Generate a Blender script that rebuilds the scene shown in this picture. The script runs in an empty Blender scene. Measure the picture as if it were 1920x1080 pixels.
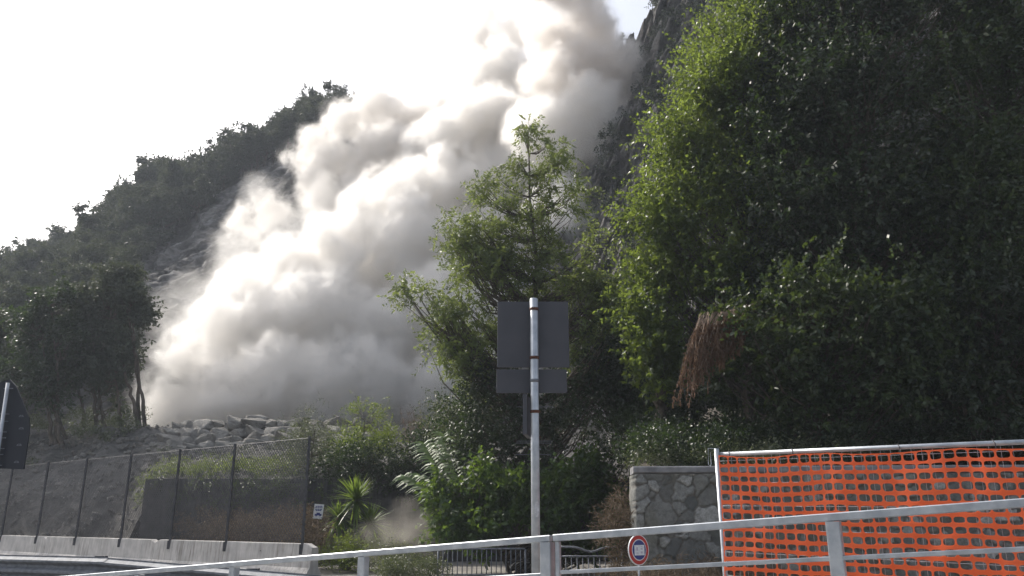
import bpy, math, random
import numpy as np
from mathutils import Vector
R = math.radians
scene = bpy.context.scene
# ------------------------------------------------------------------ camera
F_PX, PITCH, CAM_H = 1500.0, R(16.2), 1.7
cam = bpy.data.cameras.new('camera'); camo = bpy.data.objects.new('camera', cam)
scene.collection.objects.link(camo); scene.camera = camo
camo.location = (0, 0, CAM_H); camo.rotation_euler = (R(90) + PITCH, 0, 0)
cam.sensor_width = 36; cam.lens = F_PX / 1920 * 36; cam.clip_end = 5000; cam.clip_start = 0.05
# ------------------------------------------------------------------ sky, sun, exposure
SUN_AZ, SUN_EL = R(-49), R(43)          # azimuth measured from the view direction (+Y), negative to the left
world = bpy.data.worlds.new('World'); scene.world = world; world.use_nodes = True
wn = world.node_tree.nodes; wl = world.node_tree.links
sky = wn.new('ShaderNodeTexSky'); sky.sky_type = 'NISHITA'; sky.sun_disc = False
sky.sun_elevation = SUN_EL; sky.sun_rotation = SUN_AZ
sky.air_density = 1.0; sky.dust_density = 5.0; sky.ozone_density = 1.0
bg = wn['Background']; bg.inputs['Strength'].default_value = 0.15
hs = wn.new('ShaderNodeHueSaturation'); hs.inputs['Saturation'].default_value = .55      # milky, sun-bleached air
wl.new(sky.outputs[0], hs.inputs['Color']); wl.new(hs.outputs[0], bg.inputs['Color'])
sun = bpy.data.lights.new('sun', 'SUN'); suno = bpy.data.objects.new('sun', sun)
scene.collection.objects.link(suno)
sun.energy = 3.1; sun.angle = R(0.5); sun.color = (1.0, 0.94, 0.85)
sdir = Vector((math.sin(SUN_AZ) * math.cos(SUN_EL), math.cos(SUN_AZ) * math.cos(SUN_EL), math.sin(SUN_EL)))
suno.rotation_euler = sdir.to_track_quat('Z', 'Y').to_euler()
scene.view_settings.view_transform = 'Standard'; scene.view_settings.look = 'None'
scene.view_settings.exposure = 0.6; scene.view_settings.gamma = 1
cy = scene.cycles
cy.max_bounces = 22; cy.diffuse_bounces = 3; cy.glossy_bounces = 2; cy.transmission_bounces = 6
cy.volume_bounces = 20; cy.transparent_max_bounces = 16
cy.use_denoising = True; cy.caustics_reflective = False; cy.caustics_refractive = False
cy.sample_clamp_indirect = 6
# ------------------------------------------------------------------ helpers
CT, ST = math.cos(PITCH), math.sin(PITCH)
def P(px, py, d):
    """world point that stands d metres ahead (along Y) in the direction of picture point px, py"""
    a = (px - 960) / F_PX; b = (540 - py) / F_PX
    k = d / (CT - b * ST)
    return np.array([a * k, d, CAM_H + (ST + b * CT) * k])
def px_of(p):
    zc = p[1] * CT + (p[2] - CAM_H) * ST
    return 960 + F_PX * p[0] / zc
def on_line(A, B, px):
    lo, hi = -2.0, 3.0
    t = np.linspace(lo, hi, 20001)
    q = A + (B - A) * t[:, None]
    zc = q[:, 1] * CT + (q[:, 2] - CAM_H) * ST
    u = np.where(zc > .5, 960 + F_PX * q[:, 0] / zc, 1e9)
    return q[np.argmin(abs(u - px))]
def tag(o, label=None, cat=None, group=None, kind=None):
    if label: o['label'] = label
    if cat: o['category'] = cat
    if group: o['group'] = group
    if kind: o['kind'] = kind
    return o
def link(o, parent=None):
    scene.collection.objects.link(o)
    if parent is not None: o.parent = parent
    return o
def empty(name, loc=(0, 0, 0), rz=0):
    o = bpy.data.objects.new(name, None); o.empty_display_size = .2
    o.location = loc; o.rotation_euler = (0, 0, rz); return link(o)
def np_mesh(name, V, Fs, mats, parent=None, smooth=False, midx=None):
    """V (n,3); Fs list of (m,k) int arrays; coordinates are world, parents sit at the origin or are subtracted"""
    if not isinstance(Fs, list): Fs = [Fs]
    me = bpy.data.meshes.new(name)
    V = np.asarray(V, dtype=np.float32)
    if parent is not None: V = V - np.array(parent.location, dtype=np.float32)
    tot = np.concatenate([np.full(len(f), f.shape[1]) for f in Fs]).astype(np.int32)
    idx = np.concatenate([f.ravel() for f in Fs]).astype(np.int32)
    st = np.concatenate([[0], np.cumsum(tot)[:-1]]).astype(np.int32)
    me.vertices.add(len(V)); me.vertices.foreach_set('co', V.ravel())
    me.loops.add(len(idx)); me.loops.foreach_set('vertex_index', idx)
    me.polygons.add(len(tot)); me.polygons.foreach_set('loop_start', st)
    me.polygons.foreach_set('loop_total', tot)
    if not isinstance(mats, (list, tuple)): mats = [mats]
    for m in mats: me.materials.append(m)
    if midx is not None: me.polygons.foreach_set('material_index', np.asarray(midx, dtype=np.int32))
    me.polygons.foreach_set('use_smooth', np.full(len(tot), smooth))
    me.update(calc_edges=True)
    return link(bpy.data.objects.new(name, me), parent)
class MB:
    """collects boxes, bars, tubes, prisms"""
    def __init__(s): s.v = []; s.f = []; s.n = 0
    def add(s, V, F):
        V = np.asarray(V, float); s.v.append(V)
        for f in (F if isinstance(F, list) else [F]): s.f.append(np.asarray(f) + s.n)
        s.n += len(V); return s
    def bar(s, p0, p1, w, h, up=(0, 0, 1), bev=0.0):
        p0 = np.asarray(p0, float); p1 = np.asarray(p1, float)
        d = p1 - p0; d /= np.linalg.norm(d); up = np.asarray(up, float)
        if abs(d @ up) > .98: up = np.array([0, 1., 0])
        x = np.cross(d, up); x /= np.linalg.norm(x); u = np.cross(x, d)
        a, b = w / 2, h / 2; c = min(bev, a * .5, b * .5)
        if c > 0: prof = [(-a + c, -b), (a - c, -b), (a, -b + c), (a, b - c), (a - c, b), (-a + c, b), (-a, b - c), (-a, -b + c)]
        else: prof = [(-a, -b), (a, -b), (a, b), (-a, b)]
        n = len(prof)
        V = [p0 + x * q[0] + u * q[1] for q in prof] + [p1 + x * q[0] + u * q[1] for q in prof]
        F = [np.array([[i, (i + 1) % n, n + (i + 1) % n, n + i] for i in range(n)]), np.array([list(range(n))[::-1]]), np.array([list(range(n, 2 * n))])]
        return s.add(V, F)
    def tube(s, pts, rad, n=8, caps=True):
        V, F = tube_np(np.asarray(pts, float), rad, n); s.add(V, F)
        if caps:
            m = len(pts); s.f.append(np.array([list(range(n))[::-1]]) + s.n - len(V)); s.f.append(np.array([list(range((m - 1) * n, m * n))]) + s.n - len(V))
        return s
    def disc(s, c, nrm, r, th, n=32, yscale=1):
        c = np.asarray(c, float); nrm = np.asarray(nrm, float) / np.linalg.norm(nrm)
        return s.tube([c - nrm * th / 2, c + nrm * th / 2], r, n)
    def build(s, name, mat, parent=None, smooth=False):
        V = np.concatenate(s.v); by = {}
        for f in s.f: by.setdefault(f.shape[1], []).append(f)
        return np_mesh(name, V, [np.concatenate(x) for x in by.values()], mat, parent, smooth)
def tube_np(pts, rad, n=6):
    m = len(pts); rad = np.broadcast_to(np.asarray(rad, float), (m,))
    d = np.gradient(pts, axis=0); d /= np.linalg.norm(d, axis=1)[:, None] + 1e-9
    ref = np.array([0, 0, 1.]) if abs(d[0, 2]) < .9 else np.array([1., 0, 0])
    x = np.cross(d, ref); x /= np.linalg.norm(x, axis=1)[:, None] + 1e-9
    y = np.cross(d, x); an = np.arange(n) / n * 2 * np.pi
    V = pts[:, None] + rad[:, None, None] * (x[:, None] * np.cos(an)[None, :, None] + y[:, None] * np.sin(an)[None, :, None])
    i = np.arange(m - 1)[:, None] * n; j = np.arange(n)[None]; k = (j + 1) % n
    F = np.stack([i + j, i + k, i + n + k, i + n + j], -1).reshape(-1, 4)
    return V.reshape(-1, 3), F
# smooth value noise on a wrapped random lattice
_lat = np.random.default_rng(5).random((32, 32, 32)).astype(np.float32) * 2 - 1
def vnoise(X, Y, Z):
    X = np.asarray(X, np.float32); Y = np.asarray(Y, np.float32); Z = np.asarray(Z, np.float32)
    xi = np.floor(X).astype(np.int32); yi = np.floor(Y).astype(np.int32); zi = np.floor(Z).astype(np.int32)
    fx = X - xi; fy = Y - yi; fz = Z - zi
    fx = fx * fx * (3 - 2 * fx); fy = fy * fy * (3 - 2 * fy); fz = fz * fz * (3 - 2 * fz)
    g = lambda a, b, c: _lat[(xi + a) & 31, (yi + b) & 31, (zi + c) & 31]
    c00 = g(0,0,0)*(1-fx)+g(1,0,0)*fx; c10 = g(0,1,0)*(1-fx)+g(1,1,0)*fx
    c01 = g(0,0,1)*(1-fx)+g(1,0,1)*fx; c11 = g(0,1,1)*(1-fx)+g(1,1,1)*fx
    return (c00*(1-fy)+c10*fy)*(1-fz)+(c01*(1-fy)+c11*fy)*fz
def fbm(X, Y, Z, oct=4, ridged=False):
    s = 0; a = 1.; t = 0
    for o in range(oct):
        n = vnoise(X + 7.3*o, Y + 3.1*o, Z + 11.7*o)
        s = s + a * ((1 - 2 * abs(n)) if ridged else n); t += a; a *= .5
        X = X * 2.03; Y = Y * 2.03; Z = Z * 2.03
    return s / t
# ------------------------------------------------------------------ materials
def new_mat(name):
    m = bpy.data.materials.new(name); m.use_nodes = True; nt = m.node_tree
    return m, nt, nt.nodes['Principled BSDF'], nt.nodes['Material Output']
def ramp(nt, fac, stops):
    r = nt.nodes.new('ShaderNodeValToRGB'); e = r.color_ramp.elements
    while len(e) < len(stops): e.new(.5)
    for el, (p, c) in zip(e, stops): el.position = p; el.color = (*c, 1)
    nt.links.new(fac, r.inputs[0]); return r.outputs[0]
def coords(nt, scale=(1, 1, 1), rot=(0, 0, 0)):
    g = nt.nodes.new('ShaderNodeNewGeometry'); mp = nt.nodes.new('ShaderNodeMapping')
    mp.inputs['Scale'].default_value = scale; mp.inputs['Rotation'].default_value = rot
    nt.links.new(g.outputs['Position'], mp.inputs['Vector']); return mp.outputs[0]
def noise(nt, vec, scale, detail=5, rough=.55, dist=0):
    n = nt.nodes.new('ShaderNodeTexNoise'); n.inputs['Scale'].default_value = scale
    n.inputs['Detail'].default_value = detail; n.inputs['Roughness'].default_value = rough
    n.inputs['Distortion'].default_value = dist
    nt.links.new(vec, n.inputs['Vector']); return n.outputs[0]
def bump(nt, bsdf, h, strength=.4, dist=.05):
    b = nt.nodes.new('ShaderNodeBump'); b.inputs['Strength'].default_value = strength; b.inputs['Distance'].default_value = dist
    nt.links.new(h, b.inputs['Height']); nt.links.new(b.outputs[0], bsdf.inputs['Normal'])
def mixc(nt, fac, a, b, mode='MIX'):
    m = nt.nodes.new('ShaderNodeMix'); m.data_type = 'RGBA'; m.blend_type = mode
    for s, v in ((m.inputs[0], fac), (m.inputs[6], a), (m.inputs[7], b)):
        if isinstance(v, (int, float)): s.default_value = v
        elif isinstance(v, tuple): s.default_value = (*v, 1)
        else: nt.links.new(v, s)
    return m.outputs[2]
def simple(name, c1, c2, scale=4, rough=.7, metal=0, bs=.3, bd=.01, stretch=(1, 1, 1), detail=6):
    m, nt, b, o = new_mat(name); v = coords(nt, stretch); n = noise(nt, v, scale, detail)
    nt.links.new(ramp(nt, n, [(.35, c1), (.65, c2)]), b.inputs['Base Color'])
    b.inputs['Roughness'].default_value = rough; b.inputs['Metallic'].default_value = metal
    if bs: bump(nt, b, n, bs, bd)
    return m
def leaf_mat(name, dark, light, trans, tfac=.4, rough=.42, spec=.5):
    m, nt, b, o = new_mat(name)
    g = nt.nodes.new('ShaderNodeNewGeometry')
    n = noise(nt, coords(nt), .55, 3)
    c = ramp(nt, g.outputs['Random Per Island'], [(0, dark), (.8, light), (1, tuple(x * 1.5 for x in light))])
    c2 = mixc(nt, n, c, dark)
    nt.links.new(c2, b.inputs['Base Color']); b.inputs['Roughness'].default_value = rough
    b.inputs['Specular IOR Level'].default_value = spec
    t = nt.nodes.new('ShaderNodeBsdfTranslucent')
    tc = mixc(nt, n, trans, tuple(x * .45 for x in trans)); nt.links.new(tc, t.inputs['Color'])
    mx = nt.nodes.new('ShaderNodeMixShader'); mx.inputs[0].default_value = tfac
    nt.links.new(b.outputs[0], mx.inputs[1]); nt.links.new(t.outputs[0], mx.inputs[2]); nt.links.new(mx.outputs[0], o.inputs['Surface'])
    return m
M = {}
M['galv'] = simple('galvanised_steel', (.36, .39, .43), (.52, .55, .58), 7, .42, .55, .1, .002, (1, 1, 1))
M['galv_dull'] = simple('dull_galvanised_steel', (.11, .12, .14), (.19, .205, .23), 9, .7, .1, .15, .002)
M['steel_post'] = simple('fence_post_steel', (.03, .033, .04), (.07, .07, .08), 6, .6, .3, 0)
M['rust'] = simple('rusty_clamp', (.06, .026, .017), (.14, .06, .036), 30, .85, .1, .3, .002)
M['sign_back'] = simple('sign_back_grey', (.055, .058, .070), (.070, .072, .085), 3, .6, .1, .05, .001)
M['sign_dark'] = simple('sign_back_dark', (.016, .02, .03), (.024, .028, .038), 3, .5, .1, 0)
M['white'] = simple('white_paint', (.62, .64, .66), (.78, .79, .8), 20, .5, 0, 0)
M['red'] = simple('red_sign_paint', (.42, .02, .015), (.5, .03, .02), 20, .4, 0, 0)
M['blue'] = simple('blue_sign_paint', (.02, .03, .16), (.03, .045, .22), 20, .4, 0, 0)
M['concrete'] = simple('barrier_concrete', (.33, .32, .31), (.52, .50, .48), 1.6, .85, 0, .35, .006, (1, 1, .35), 9)
M['coping'] = simple('coping_stone', (.14, .14, .15), (.26, .26, .265), 2.5, .9, 0, .5, .01, detail=9)
def stained(name, c1, c2, dirt):
    m, nt, b, o = new_mat(name); n = noise(nt, coords(nt), 2.2, 9); st = noise(nt, coords(nt, (5, 5, .35)), 1.6, 5, .7); bl = noise(nt, coords(nt, (1, 1, 1)), .7, 3)
    c = ramp(nt, n, [(.3, c1), (.7, c2)]); f = nt.nodes.new('ShaderNodeMath'); f.operation = 'MULTIPLY'
    nt.links.new(ramp(nt, st, [(.45, (0, 0, 0)), (.7, (1, 1, 1))]), f.inputs[0]); nt.links.new(ramp(nt, bl, [(.35, (.15, .15, .15)), (.65, (1, 1, 1))]), f.inputs[1])
    nt.links.new(mixc(nt, f.outputs[0], c, dirt), b.inputs['Base Color']); b.inputs['Roughness'].default_value = .88; bump(nt, b, n, .4, .006); return m
M['concrete'] = stained('barrier_concrete', (.36, .35, .34), (.54, .52, .50), (.16, .145, .125))
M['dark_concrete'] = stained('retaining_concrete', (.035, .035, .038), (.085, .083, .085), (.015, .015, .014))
M['bark'] = simple('bark', (.045, .036, .028), (.11, .09, .07), 9, .9, 0, .6, .02, (1, 1, .25))
M['bark_pale'] = simple('pale_bark', (.12, .10, .08), (.22, .19, .15), 9, .9, 0, .5, .02, (1, 1, .25))
M['dry_twig'] = simple('dry_twig', (.22, .16, .12), (.36, .28, .22), 9, .9, 0, 0)
# rock of the hill: grey schist, strata dipping
def rock(name, c1, c2, c3, sc=.25, rot=(0, R(55), 0)):
    m, nt, b, o = new_mat(name)
    v = coords(nt, (.9, .9, 1.5), rot); n1 = noise(nt, v, sc, 10, .65, .6); n2 = noise(nt, coords(nt), sc * .25, 4)
    n3 = noise(nt, coords(nt), sc * 8, 8, .7)
    c = ramp(nt, n1, [(.3, c1), (.5, c2), (.72, c3)])
    c = mixc(nt, ramp(nt, n2, [(.45, (0, 0, 0)), (.65, (1, 1, 1))]), c, tuple((.9*x+.01) for x in c1))
    nt.links.new(c, b.inputs['Base Color']); b.inputs['Roughness'].default_value = .9
    a = nt.nodes.new('ShaderNodeMath'); a.operation = 'ADD'; nt.links.new(n1, a.inputs[0]); nt.links.new(n3, a.inputs[1])
    bump(nt, b, a.outputs[0], .9, .5)
    return m
M['hill_rock'] = rock('schist_rock', (.05, .047, .044), (.23, .218, .208), (.50, .48, .46), .6)
M['boulder'] = rock('boulder_stone', (.24, .225, .20), (.40, .38, .35), (.55, .53, .49), 1.1)
M['rubble'] = rock('stony_bank', (.075, .073, .07), (.17, .165, .155), (.33, .31, .29), 1.3, (0, R(40), 0))
M['soil'] = simple('dark_soil', (.045, .038, .03), (.10, .085, .065), 1.2, .95, 0, .7, .08)
M['ground'] = simple('dusty_asphalt', (.11, .105, .10), (.24, .225, .2), .7, .9, 0, .4, .01, detail=10)
M['lf_dark'] = leaf_mat('shade_darkened_evergreen_leaf', (.009, .018, .009), (.024, .043, .014), (.08, .14, .02), .25)  # base colour lowered to carry the shade inside the crowns
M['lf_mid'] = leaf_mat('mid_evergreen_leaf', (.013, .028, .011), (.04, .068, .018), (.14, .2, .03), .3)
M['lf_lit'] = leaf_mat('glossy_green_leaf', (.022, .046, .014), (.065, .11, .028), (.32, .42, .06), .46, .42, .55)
M['lf_feather'] = leaf_mat('feathery_leaf', (.04, .068, .022), (.10, .14, .045), (.34, .42, .10), .46)
M['lf_hill'] = leaf_mat('haze_greyed_oak_leaf', (.042, .054, .042), (.08, .096, .068), (.12, .14, .06), .25, .6, .3)  # leaf colour lightened and greyed in place of thicker haze over the hill
M['lf_olive'] = leaf_mat('grey_green_leaf', (.05, .065, .035), (.12, .14, .08), (.2, .24, .08), .3)
M['lf_bright'] = leaf_mat('bright_weed_leaf', (.05, .08, .015), (.12, .18, .03), (.35, .45, .06), .42)
M['lf_bush'] = leaf_mat('broad_bush_leaf', (.02, .048, .014), (.05, .10, .022), (.22, .34, .04), .35, .42, .5)
M['lf_dry'] = leaf_mat('dry_leaf', (.085, .065, .05), (.24, .19, .145), (.18, .14, .09), .25, .8, .1)
M['lf_dead'] = leaf_mat('dead_frond_leaf', (.10, .062, .042), (.25, .165, .115), (.25, .15, .09), .3, .8, .1)
M['lf_reed'] = leaf_mat('reed_leaf', (.10, .16, .07), (.22, .30, .14), (.3, .42, .12), .35, .45)
M['lf_yucca'] = leaf_mat('yucca_leaf', (.035, .07, .012), (.10, .17, .03), (.3, .42, .06), .35, .45)

# ================================================================== GROUND
V = np.array([[-900, -60, 0], [900, -60, 0], [900, 1500, 0], [-900, 1500, 0]], float)
tag(np_mesh('ground', V, np.array([[0, 1, 2, 3]]), M['ground']), kind='structure')
# ------------------------------------------------------------------ hill: base line to ridge line, then rolling on behind
RX = np.array([-700, -300, 0, 110, 200, 270, 350, 440, 560, 620, 760, 870, 1000, 1100, 1180, 1195, 1215, 1250, 1400, 1700, 2300, 3000.])
RY = np.array([760, 640, 545, 505, 440, 385, 375, 322, 262, 236, 212, 195, 175, 150, 95, 75, 35, -5, -110, -190, -240, -250.])
RD = np.array([150, 145, 138, 134, 130, 126, 124, 122, 118, 115, 110, 106, 98, 92, 86, 85, 84, 82, 76, 70, 66, 66.])
BX = np.array([-700, 0, 300, 850, 1100, 1300, 1700, 2300, 3000.])
BD = np.array([66, 64, 62, 60, 52, 44, 38, 34, 34.])
BY = np.array([815, 800, 790, 790, 790, 790, 760, 740, 740.])
def hill_pt(px, t):
    """px, t arrays; t 0 foot .. 1 ridge"""
    px = np.asarray(px, float); t = np.asarray(t, float)
    def arr(x, y, d):
        a = (x - 960) / F_PX; b = (540 - y) / F_PX; k = d / (CT - b * ST)
        return np.stack([a * k, d + 0 * k, CAM_H + (ST + b * CT) * k], -1)
    base = arr(px, np.interp(px, BX, BY), np.interp(px, BX, BD)); ridge = arr(px, np.interp(px, RX, RY), np.interp(px, RX, RD))
    p = base + (ridge - base) * t[..., None]
    sc = np.sin(np.clip(t, 0, 1) * np.pi) ** .7
    rocky = np.clip((px - 900) / 200, 0, 1)
    X, Y, Z = p[..., 0], p[..., 1], p[..., 2]
    n = fbm(X * .06, Y * .06, Z * .06, 3) * 4.5
    c, s = math.cos(R(52)), math.sin(R(52))
    U = X * c + Z * s; W = -X * s + Z * c           # strata frame, dipping to the lower left
    st = fbm(U * .05, Y * .1, W * .42, 5, True)
    n2 = st * (1.3 - .2 * rocky) + rocky * (fbm(X * .2, Y * .2 + 7, Z * .2, 5, True) * 2.2 + fbm(X * .9, Y * .9, Z * .9, 4, True) * 1.0) + fbm(X * .5, Y * .5, Z * .5, 4) * (.5 + .9 * rocky) + fbm(U * .35, Y * .6, W * 1.6, 4, True) * (.3 + .9 * rocky)
    q = W * .30 + fbm(X * .12 + 5, Y * .12, Z * .12, 4) * 2.4; fr = q - np.floor(q); led = (np.clip(fr * 3.5, 0, 1) - fr) * 2.0
    q = U * .22 + Y * .2 + fbm(X * .2, Y * .2, Z * .2 + 3, 4) * 2.2; fr = q - np.floor(q); led = led + (np.clip(fr * 4, 0, 1) - fr) * 1.5
    n2 = n2 + led * (.4 + 1.1 * rocky)
    out = np.array([0, -1, .35])
    return p + out * ((n * .8 * sc + n2 * np.minimum(1, sc * 1.5)) * (1 - .75 * (t > .97)))[..., None]
nx, nt_ = 420, 230
_cx = np.concatenate([np.linspace(-700, -50, 30)[:-1], np.linspace(-50, 1050, 180)[:-1], np.linspace(1050, 1480, 260)[:-1], np.linspace(1480, 3000, 60)]); nx = len(_cx); nt_ = 380
gx, gt = np.meshgrid(_cx, np.linspace(0, 1, nt_), indexing='ij')
S = hill_pt(gx, gt)
back = []
for k, (dy, dz) in enumerate(((4, 1.2), (14, 2), (40, 2), (120, -10), (300, -60))):
    q = S[:, -1].copy(); q[:, 0] *= 1 + dy / 120; q[:, 1] += dy; q[:, 2] += dz; back.append(q[:, None])
low = S[:, :1].copy(); low[..., 2] = -1
S = np.concatenate([low, S] + back, 1); nr = S.shape[1]
i = np.arange(nx - 1)[:, None] * nr; j = np.arange(nr - 1)[None]
Fh = np.stack([i + j, i + nr + j, i + nr + j + 1, i + j + 1], -1).reshape(-1, 4)
tag(np_mesh('hill', S.reshape(-1, 3), Fh, M['hill_rock'], smooth=True), kind='structure')
# ------------------------------------------------------------------ embankment behind the fence and terrace above the retaining wall
def col_mesh(name, xs, rows, mat, amp=.35, sc=.8):
    """rows: list of functions px -> (D, z)"""
    pts = []
    for x in xs:
        prof = [r(x) for r in rows]; d = np.array([q[0] for q in prof]); z = np.array([q[1] for q in prof])
        s = np.linspace(0, 1, 90); dd = np.interp(s, np.linspace(0, 1, len(d)), d); zz = np.interp(s, np.linspace(0, 1, len(d)), z)
        pts.append(np.stack([(x - 960) / F_PX * dd * 1.02, dd, zz], -1))
    V = np.array(pts); n = fbm(V[..., 0] * sc, V[..., 1] * sc, V[..., 2] * sc, 5)
    V[..., 2] += n * amp * np.minimum(1, np.arange(90) / 6.)[None]; V[..., 1] -= n * amp * .4 * np.minimum(1, np.arange(90) / 6.)[None]
    nx, nr = V.shape[:2]; i = np.arange(nx - 1)[:, None] * nr; j = np.arange(nr - 1)[None]
    F = np.stack([i + j, i + nr + j, i + nr + j + 1, i + j + 1], -1).reshape(-1, 4)
    return np_mesh(name, V.reshape(-1, 3), F, mat, smooth=True), V
ip = lambda xs, ys: (lambda x: float(np.interp(x, xs, ys)))
d0 = ip([-400, 0, 230, 290, 335, 1400], [56, 45.5, 38.5, 36.4, 37.0, 37.0]); z0 = ip([270, 325, 1400], [-.2, 3.35, 3.35])
d2 = ip([-400, 0, 300, 1400], [60, 52, 48, 46]); y2 = ip([-400, 0, 150, 300, 450, 660, 1400], [870, 868, 852, 838, 838, 828, 828])
y3 = ip([-400, 0, 150, 280, 450, 660, 1400], [835, 828, 815, 800, 800, 798, 798])
rows = [lambda x: (d0(x), z0(x)),
        lambda x: (d0(x) + (d2(x) - d0(x)) * .45, z0(x) + (P(x, y2(x), d2(x))[2] - z0(x)) * .55),
        lambda x: (d2(x), P(x, y2(x), d2(x))[2]),
        lambda x: (d2(x) + 2.2, P(x, y3(x), d2(x) + 2.2)[2]),
        lambda x: (d2(x) + 16, P(x, y3(x), d2(x) + 2.2)[2] + .8)]
emb, EV = col_mesh('embankment', np.linspace(-400, 1400, 260), rows, M['rubble'], .55, .7)
tag(emb, kind='structure')
rows = [lambda x: (20.75 - .05 * max(0, (x - 1190) / 75), 2.78), lambda x: (24, 3.3), lambda x: (32, 5.2), lambda x: (48, 8.5)]
bank, BV = col_mesh('wooded_bank', np.linspace(1190, 2900, 120), rows, M['soil'], .4, .6)
tag(bank, kind='structure')
# ================================================================== DUST CLOUD
def splat_field(sph, vox, pad=2.0):
    C = sph[:, :3]; r = sph[:, 3]
    lo = (C - r[:, None]).min(0) - pad; hi = (C + r[:, None]).max(0) + pad
    n = np.ceil((hi - lo) / vox).astype(int) + 1
    f = np.full(n, -pad, np.float32)
    for c, rr in zip(C, r):
        e = rr + pad * .6
        a = np.maximum(0, np.floor((c - e - lo) / vox).astype(int)); b = np.minimum(n, np.ceil((c + e - lo) / vox).astype(int) + 1)
        ax = [lo[k] + np.arange(a[k], b[k]) * vox - c[k] for k in range(3)]
        d = np.sqrt(ax[0][:, None, None] ** 2 + ax[1][None, :, None] ** 2 + ax[2][None, None, :] ** 2)
        v = (rr - d).astype(np.float32)
        sl = f[a[0]:b[0], a[1]:b[1], a[2]:b[2]]
        k = .16 * min(rr, 1.5)                      # polynomial smooth maximum
        h = np.clip(.5 + .5 * (sl - v) / k, 0, 1)
        sl[...] = v * (1 - h) + sl * h + k * h * (1 - h)
    return f, lo
def surface_net(f, iso, lo, vox):
    s = f > iso
    s[0] = s[-1] = False; s[:, 0] = s[:, -1] = False; s[:, :, 0] = s[:, :, -1] = False
    nx, ny, nz = f.shape
    acc = np.zeros((nx - 1, ny - 1, nz - 1, 3), np.float32); cnt = np.zeros((nx - 1, ny - 1, nz - 1), np.float32)
    base = [np.arange(k - 1, dtype=np.float32) for k in (nx, ny, nz)]
    for ax in range(3):
        o = [k for k in range(3) if k != ax]
        for u in (0, 1):
            for w in (0, 1):
                a0 = [slice(0, n - 1) for n in f.shape]; a1 = [slice(0, n - 1) for n in f.shape]
                a0[o[0]] = a1[o[0]] = slice(u, f.shape[o[0]] - 1 + u); a0[o[1]] = a1[o[1]] = slice(w, f.shape[o[1]] - 1 + w)
                a1[ax] = slice(1, f.shape[ax])
                fa = f[tuple(a0)]; fb = f[tuple(a1)]; cr = s[tuple(a0)] != s[tuple(a1)]
                t = np.where(cr, np.clip((iso - fa) / np.where(fb == fa, 1, fb - fa), .02, .98), 0)
                acc[..., ax] += t; acc[..., o[0]] += cr * u; acc[..., o[1]] += cr * w; cnt += cr
    act = cnt > 0; idx = np.full(act.shape, -1, np.int64); idx[act] = np.arange(act.sum())
    g = np.argwhere(act); Vv = (g + acc[act] / cnt[act][:, None]) * vox + lo
    faces = []
    for ax in range(3):
        o1, o2 = [(1, 2), (2, 0), (0, 1)][ax]
        a = [slice(1, n - 1) for n in f.shape]; a[ax] = slice(0, f.shape[ax] - 1)
        b = list(a); b[ax] = slice(1, f.shape[ax])
        sa = s[tuple(a)]; sb = s[tuple(b)]
        for fl in (0, 1):
            e = np.argwhere((sa & ~sb) if fl == 0 else (~sa & sb))
            if not len(e): continue
            for k in range(3):
                if k != ax: e[:, k] += 1
            def cell(u, w):
                q = e.copy(); q[:, o1] -= u; q[:, o2] -= w; return idx[q[:, 0], q[:, 1], q[:, 2]]
            qd = [cell(1, 1), cell(0, 1), cell(0, 0), cell(1, 0)]
            if fl: qd = qd[::-1]
            faces.append(np.stack(qd, 1))
    return Vv, np.concatenate(faces)
def puffs(prim, rng, n2=16, n3=7, s2=(.22, .46), s3=(.28, .5), hold=.86):
    out = [prim]
    def kids(par, n, sr):
        d = rng.normal(size=(len(par) * n, 3)); d /= np.linalg.norm(d, axis=1)[:, None]
        p = np.repeat(par, n, 0); r = p[:, 3] * rng.uniform(*sr, len(p))
        return np.column_stack([p[:, :3] + d * (p[:, 3] * hold)[:, None], r])
    k2 = kids(prim, n2, s2); out.append(k2)
    if n3: out.append(kids(k2, n3, s3))
    return np.concatenate(out)
def vol_mat(name, dens, col=(.96, .94, .92), g=.5):
    m = bpy.data.materials.new(name); m.use_nodes = True; nt = m.node_tree; nt.nodes.clear()
    o = nt.nodes.new('ShaderNodeOutputMaterial'); v = nt.nodes.new('ShaderNodeVolumePrincipled')
    v.inputs['Color'].default_value = (*col, 1); v.inputs['Density'].default_value = dens; v.inputs['Anisotropy'].default_value = g
    nt.links.new(v.outputs[0], o.inputs['Volume']); m.cycles.homogeneous_volume = True
    return m
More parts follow.
